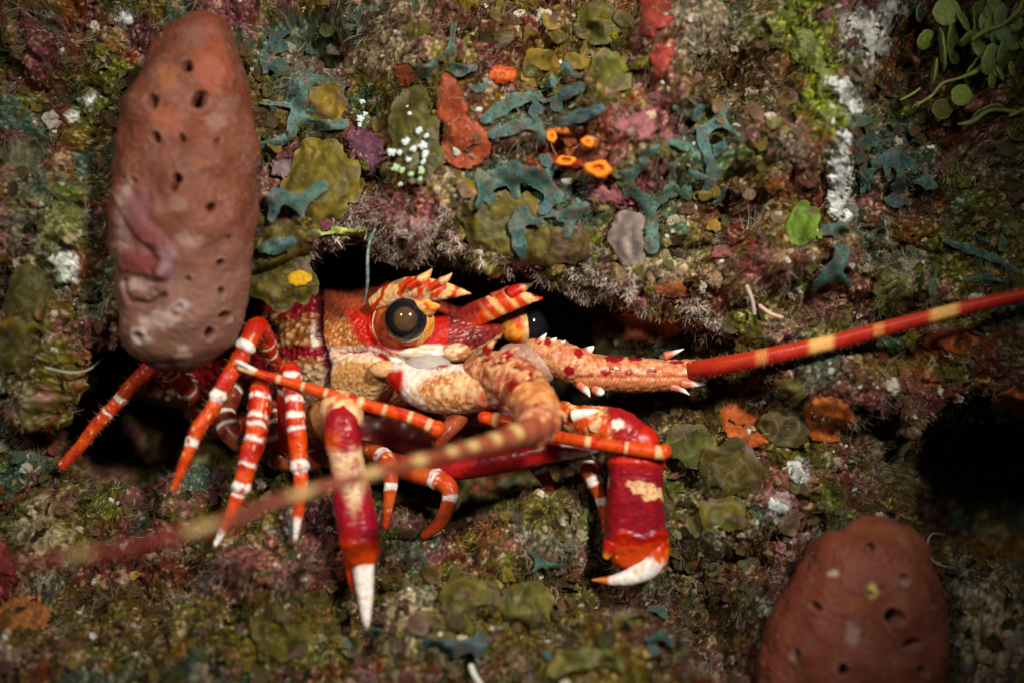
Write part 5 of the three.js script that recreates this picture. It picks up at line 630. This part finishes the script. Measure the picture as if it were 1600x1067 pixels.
  leg([[440, 600, -130, 9.8], [424, 560, -60, 13.1], [404, 512, 6, 15.6], [388, 532, 30, 14.8], [370, 568, 40, 13.5], [350, 600, 50, 12.3], [330, 640, 58, 11.5], [308, 672, 66, 11.5], [294, 706, 74, 9.4], [280, 740, 80, 7.0], [270, 764, 84, 3.7]], [[100, 2.5], [124, 1.5], [214, 6], [300, 9], [378, 6]], { label: 'leg raised beside the sponge base', swell: [214, 298], seed: 8, fade: 1 });
  leg([[392, 660, -90, 14.4], [388, 690, -50, 16.2], [396, 700, -20, 16.2], [404, 650, 4, 17.1], [408, 606, 22, 17.1], [404, 640, 40, 16.2], [398, 680, 50, 15.3], [386, 726, 60, 14.4], [374, 768, 68, 12.6], [358, 806, 76, 9.0], [344, 836, 82, 5.9], [336, 852, 86, 2.7]], [[60, 3], [140, 3], [176, 3], [186, 2], [216, 4], [246, 3], [258, 3], [280, 4], [320, 2], [354, 7], [366, 2], [430, 3]], { label: 'banded leg standing under the feeler, left of its pair', swell: [160, 354], seed: 11, tip: 0.965, fade: 1 });
  leg([[452, 700, -60, 15.7], [452, 676, -30, 16.5], [450, 620, 8, 16.5], [453, 580, 20, 15.7], [458, 612, 36, 14.8], [462, 660, 46, 14.8], [466, 706, 54, 13.5], [470, 752, 62, 11.7], [467, 790, 68, 8.7], [463, 822, 74, 6.1], [461, 844, 78, 2.6]], [[126, 3], [140, 3], [172, 5], [186, 4], [206, 4], [230, 5], [250, 3], [306, 7], [316, 2]], { label: 'banded leg standing under the feeler, right of its pair', swell: [128, 308], seed: 14, tip: 0.94, fade: 1 });
  // stiff hairs on legs, claws and whips: one bristle coat per limb
  const coat = (parent, len, every, tone, s0) => { seed = s0; const src = parent.geometry, q = src.attributes.position, nn = src.attributes.normal, pos = [], idx = [], col = []; for (let i = 0; i < q.count; i++) { if (rnd() > every) continue; const n = [nn.getX(i) + rr(-0.5, 0.5), nn.getY(i) - 0.25 + rr(-0.5, 0.5), nn.getZ(i) + rr(-0.5, 0.5)], l = len * rr(0.4, 1) * UNIT, b = pos.length / 3, x = q.getX(i), y = q.getY(i), z = q.getZ(i), w = 0.5 * UNIT; pos.push(x - w, y, z, x + w, y, z, x, y, z + w, x + n[0] * l, y + n[1] * l, z + n[2] * l); for (let e = 0; e < 4; e++) col.push(...tone); idx.push(b, b + 1, b + 3, b + 1, b + 2, b + 3, b + 2, b, b + 3); }
    const g = geo(pos, col, idx); g.computeVertexNormals(); const m = new THREE.Mesh(g, M.matt); m.name = 'bristles'; m.userData.kind = 'stuff'; m.castShadow = m.receiveShadow = true; parent.add(m); };
  for (const o of lob.children.filter((c) => c.name === 'leg')) coat(o, 11, 0.07, [0.5, 0.24, 0.12], 31);
  for (const o of [near, afar]) for (const c of o.children.filter((c) => c.name === 'whip')) coat(c, 7, 0.08, [0.42, 0.16, 0.07], 33);
  // short bases of the walking legs under the body
  const stub = (pts, bands, o) => part('leg_base', loft(pts, { n: 70, m: 32, color: ({ s, p, phi }) => speck(mix(mix([0.30, 0.07, 0.025], [0.16, 0.02, 0.014], ss(-0.2, 0.3, nz(p, 18, o))), LB.white, bandsOf(bands, s + 2 * nz(p, 10, o), 1.6) * 0.85), p, 0.2) }), M.shell, lob);
  stub([[372, 600, -150, 14], [350, 634, -120, 17], [356, 668, -96, 18], [374, 690, -90, 17]], [[14, 3], [40, 5], [70, 4], [92, 3]], 1); stub([[330, 640, -170, 13], [352, 640, -130, 15], [362, 620, -110, 14]], [[8, 3], [24, 4], [40, 3]], 2); stub([[290, 590, -160, 12], [300, 612, -130, 15], [312, 628, -120, 14]], [[10, 3], [30, 4]], 3);
  stub([[424, 640, -120, 16], [430, 680, -80, 19], [436, 716, -66, 16]], [[20, 3], [44, 4], [70, 3]], 4); stub([[470, 650, -130, 16], [482, 690, -90, 20], [492, 720, -80, 16]], [[24, 3], [60, 3]], 5); stub([[410, 700, -90, 16], [440, 720, -70, 17], [460, 724, -66, 12]], [[16, 3], [36, 3]], 6);

  // --- the two claw legs ---
  const c1 = new THREE.Group(); c1.name = 'claw_leg'; c1.userData.label = 'near claw leg, crimson with a cream patch and white tip'; lob.add(c1);
  part('upper_arm', loft([[560, 720, -150, 24], [510, 700, -80, 28], [500, 664, -20, 28], [520, 640, 22, 28], [530, 632, 30, 24]], { n: 70, m: 44, color: ({ p, t }) => speck(mix([0.17, 0.012, 0.03], LB.tan, ss(0.62, 0.85, t + 0.2 * nz(p, 12, 1))), p) , relief: ({ p }) => nz(p, 10, 1)}), M.shell, c1);
  part('wrist', loft([[518, 646, 18, 26], [530, 640, 40, 31], [542, 650, 52, 26]], { n: 36, m: 44, color: ({ p, s }) => speck(mix(LB.cream, [0.5, 0.12, 0.04], ss(-0.1, 0.4, nz(p, 8, 1) + 0.5 * Math.sin(s / 2.6))), p, 0.2), relief: ({ p }) => 1.6 * nz(p, 8, 2) }), M.shell, c1);
  part('hand', loft([[534, 640, 56, 17], [534, 658, 62, 25], [536, 688, 66, 28], [540, 712, 70, 26], [545, 740, 74, 27], [551, 780, 80, 30], [558, 820, 86, 31], [562, 848, 90, 29], [565, 868, 92, 24]], { n: 150, m: 60, square: 0.5, color: ({ p, px, py, phi }) => { const a = fbm(p, 24, 1), b = nz(p, 7, 2); let k = mix(LB.crimson, [0.27, 0.006, 0.02], ss(-0.2, 0.3, a)); k = mix(k, LB.orange, 0.85 * ss(20, 8, Math.abs(py - 694 + 6 * b + (px - 536) * -0.2)) * ss(540, 520, px + 12 * a)); k = mix(k, [0.62, 0.40, 0.22], ss(698, 716, py + 10 * a + 8 * b + Math.abs(px - 536) * 0.2) * ss(806, 760, py + 26 * Math.abs(px - 552) / 12 - 20 + 8 * a) * ss(-0.62, -0.45, b)); k = mix(k, LB.crimson, 0.7 * ss(9, 5, Math.hypot(px - 555, (py - 724) * 0.7))); k = mix(k, LB.red, ss(832, 850, py + 6 * b)); k = mix(k, LB.orange, ss(842, 862, py + 8 * b) * 0.8); return speck(k, p, 0.14); }, relief: ({ p, py, px }) => 1.1 * nz(p, 12, 1) + 0.8 * nz(p, 4.5, 2) + 0.5 * nz(p, 2.6, 3) + 2.5 * Math.exp(-(((py - 852) / 7) ** 2)) + 2.4 * Math.exp(-((Math.hypot(px - 543, py - 680) / 6) ** 2)) }), M.shell, c1);
  part('finger', loft([[566, 862, 92, 20], [567, 880, 96, 18], [569, 910, 104, 15], [571, 940, 112, 11.5], [572, 966, 118, 7], [573, 984, 122, 2]], { n: 90, m: 40, color: ({ p, py, px, t }) => { let k = mix(LB.orange, LB.white, ss(868, 892, py + 10 * nz(p, 7, 1) - 8 * Math.sin(px / 3))); k = mix(k, LB.cream, 0.5 * ss(4, 1, Math.abs(py - 935)) + 0.3 * ss(3, 1, Math.abs(py - 912))); return mix(speck(k, p, 0.06), [0.42, 0.16, 0.03], ss(0.93, 0.98, t)); }, relief: ({ p }) => 0.6 * nz(p, 8, 1) }), M.shell, c1, 'white pointed claw finger');
  part('thumb', loft([[546, 850, 84, 14], [546, 876, 86, 9], [548, 902, 90, 6], [552, 928, 94, 2]], { n: 40, m: 20, color: ({ p, t }) => speck(mix(LB.red, LB.orange, t), p) }), M.shell, c1);
  part('knuckle', ball(582, 862, 92, 11, 13, 12, 24, (u) => speck(LB.red, [u[0] * 12, u[1] * 12, u[2] * 12], 0.2)), M.shell, c1); part('knuckle', ball(545, 852, 100, 11, 14, 11, 24, (u) => speck(LB.orange, [u[0] * 12, u[1] * 12, u[2] * 12], 0.2)), M.shell, c1);

  const c2 = new THREE.Group(); c2.name = 'claw_leg'; c2.userData.label = 'far claw leg with a broad crimson hand and curved white finger'; lob.add(c2);
  part('upper_arm', loft([[560, 706, -150, 16], [640, 730, -90, 17], [720, 730, -50, 19], [800, 716, -24, 20], [870, 702, -8, 19], [920, 694, 2, 16], [950, 684, 6, 16]], { n: 150, m: 44, color: ({ p, px, py, n }) => { let k = mix([0.38, 0.010, 0.012], [0.26, 0.007, 0.010], ss(-0.2, 0.3, fbm(p, 26, 1))); k = mix(k, LB.white, ss(872, 884, px + 8 * nz(p, 8, 1)) * (1 - 0.9 * ss(5, 3, Math.abs(py - 701 + 3 * nz(p, 14, 3)))) * ss(945, 935, px)); return speck(k, p, 0.14); }, relief: ({ p }) => 0.8 * nz(p, 9, 1) }), M.shell, c2);
  part('wrist', loft([[880, 640, -10, 14], [902, 656, 0, 24], [934, 664, 10, 30], [968, 672, 18, 32], [990, 690, 22, 34]], { n: 90, m: 56, color: ({ p, px, py }) => { const a = fbm(p, 18, 1), b = nz(p, 6, 2); let k = mix(LB.orange, LB.cream, ss(0.0, 0.18, a + 0.4 * b)); k = mix(k, mix(LB.red, LB.gold, 0.25), ss(0.05, 0.2, fbm(p, 22, 9))); k = mix(k, LB.crimson, ss(946, 960, px - (py - 660) * 0.25 + 10 * a)); k = mix(k, [0.78, 0.62, 0.5], ss(13, 8, Math.hypot(px - 966, (py - 663) * 1.4) + 5 * b)); return speck(k, p, 0.16); }, relief: ({ p }) => 2.2 * nz(p, 14, 1) + 1.4 * nz(p, 7, 2) }), M.shell, c2);
  part('spine', spine([[896, 650, 20, 10], [918, 645, 26, 7], [946, 641, 30, 0.8]], ({ t, p }) => speck(mix(LB.white, LB.gold, ss(0.6, 0.9, t)), p, 0.1), 16, 18), M.shell, c2); part('spine', spine([[928, 668, 34, 10], [934, 660, 40, 7], [938, 652, 42, 3]], ({ p }) => speck(LB.cream, p), 12, 16), M.shell, c2);
  part('hand', loft([[994, 690, 26, 30, 36], [994, 712, 26, 34, 41], [993, 740, 26, 36, 42], [992, 780, 26, 38, 44], [992, 820, 26, 38, 47], [993, 846, 26, 36, 48], [994, 862, 26, 30, 44]], { n: 170, m: 90, square: 0.8, color: ({ p, px, py }) => { const a = fbm(p, 26, 1), b = nz(p, 5, 2); let k = mix([0.27, 0.006, 0.011], [0.19, 0.005, 0.014], ss(-0.2, 0.3, a)); k = mix(k, LB.red, ss(726, 718, py + 4 * b)); k = mix(k, [0.50, 0.02, 0.012], ss(10, 4, Math.abs(py - 722 + 3 * b)));
    const patch = Math.hypot((px - 1010) / 28, (py - 764 - (px - 1010) * 0.3) / 14) + 0.8 * nz(p, 15, 3) + 0.3 * nz(p, 6, 4); const ho = cells(p[0] / 5.4, p[1] / 4.2, 3.3); k = mix(k, mix([0.70, 0.44, 0.22], [0.42, 0.03, 0.02], ss(0.34, 0.2, ho[0])), ss(1.05, 0.85, patch)); k = mix(k, LB.red, ss(832, 842, py + 8 * Math.sin(px / 9) + 4 * b)); k = mix(k, LB.orange, 0.8 * ss(848, 858, py + 6 * b)); return speck(k, p, 0.14); }, relief: ({ p, py, px, k }) => 0.9 * nz(p, 14, 1) + 0.45 * nz(p, 3.4, 2) + 0.5 * nz(p, 6, 5) + 3 * Math.exp(-(((py - 722) / 6) ** 2)) + 3 * Math.exp(-(((py - 838 + 5 * Math.sin(px / 9)) / 6) ** 2)) }), M.shell, c2);
  part('spine', spine([[1022, 716, 30, 10], [1032, 722, 32, 7], [1042, 732, 34, 0.8]], ({ p }) => speck(LB.red, p), 12, 16), M.shell, c2);
  for (const [x, y, x2, y2, r] of [[956, 850, 946, 872, 13], [968, 858, 964, 872, 7], [1026, 846, 1036, 856, 15]]) part('tooth', spine([[x, y, 44, r], [(x + x2) / 2, (y + y2) / 2, 46, r * 0.8], [x2, y2, 48, r * 0.35]], ({ t, p }) => speck(mix(LB.red, LB.gold, ss(0.5, 1, t)), p), 14, 18), M.shell, c2);
  part('finger', loft([[1024, 838, 30, 18], [1026, 856, 36, 21], [1020, 878, 42, 20], [1002, 894, 48, 16.5], [978, 903, 54, 12], [952, 907, 58, 7], [926, 906, 62, 1.5]], { n: 120, m: 40, color: ({ p, t, px, py }) => { let k = mix(LB.red, LB.orange, ss(0.1, 0.22, t)); k = mix(k, LB.white, ss(0.22, 0.34, t + 0.1 * nz(p, 8, 1))); k = mix(k, LB.gold, 0.35 * ss(0.15, 0.35, nz(p, 12, 3))); k = mix(k, [0.55, 0.15, 0.02], ss(0.8, 0.86, t)); return speck(k, p, 0.08); }, relief: ({ p }) => 0.7 * nz(p, 9, 1) }), M.shell, c2, 'curved white claw finger with an orange tip');

  // --- small mouth legs in the shade below ---
  const mouth = (pts, bands, o = {}) => part('mouth_leg', loft(pts, { n: 100, m: 26, color: legCol(bands, { a: [0.46, 0.05, 0.01], b: [0.52, 0.09, 0.012], seed: o.seed, ...o }), relief: ({ p, s }) => 0.8 * nz(p, 6, 1) + (o.swell ?? []).reduce((a, c) => a + 2.5 * Math.exp(-(((s - c) / 7) ** 2)), 0) }), M.shell, lob);
  mouth([[560, 700, -70, 13], [580, 706, -40, 16], [604, 720, -10, 15], [610, 748, 6, 12], [608, 776, 10, 10], [604, 800, 12, 8], [602, 822, 14, 5]], [[74, 6], [128, 5]], { seed: 21 });
  mouth([[600, 726, -90, 14], [650, 740, -60, 15], [690, 752, -40, 15], [704, 770, -30, 14], [698, 796, -26, 12], [684, 820, -24, 10], [664, 836, -26, 7]], [[102, 6], [148, 5]], { seed: 22, swell: [104] });
  mouth([[872, 690, -60, 14], [900, 704, -40, 15], [916, 728, -24, 15], [930, 756, -14, 12], [940, 786, -8, 9], [946, 812, -4, 7], [946, 830, -2, 5]], [[66, 5], [98, 7], [130, 4]], { seed: 23, swell: [100] });
  mouth([[820, 706, -110, 10], [838, 728, -96, 12], [850, 744, -90, 11], [862, 766, -88, 8]], [[22, 4], [46, 4]], { seed: 24, a: [0.2, 0.02, 0.01], b: [0.26, 0.03, 0.01] });
  mouth([[700, 640, -40, 15], [716, 650, -24, 16], [700, 672, 0, 13], [684, 690, 6, 10]], [[10, 2], [22, 2]], { seed: 25, a: [0.2, 0.03, 0.014], b: [0.28, 0.06, 0.02] });
}

renderer.render(scene, camera);
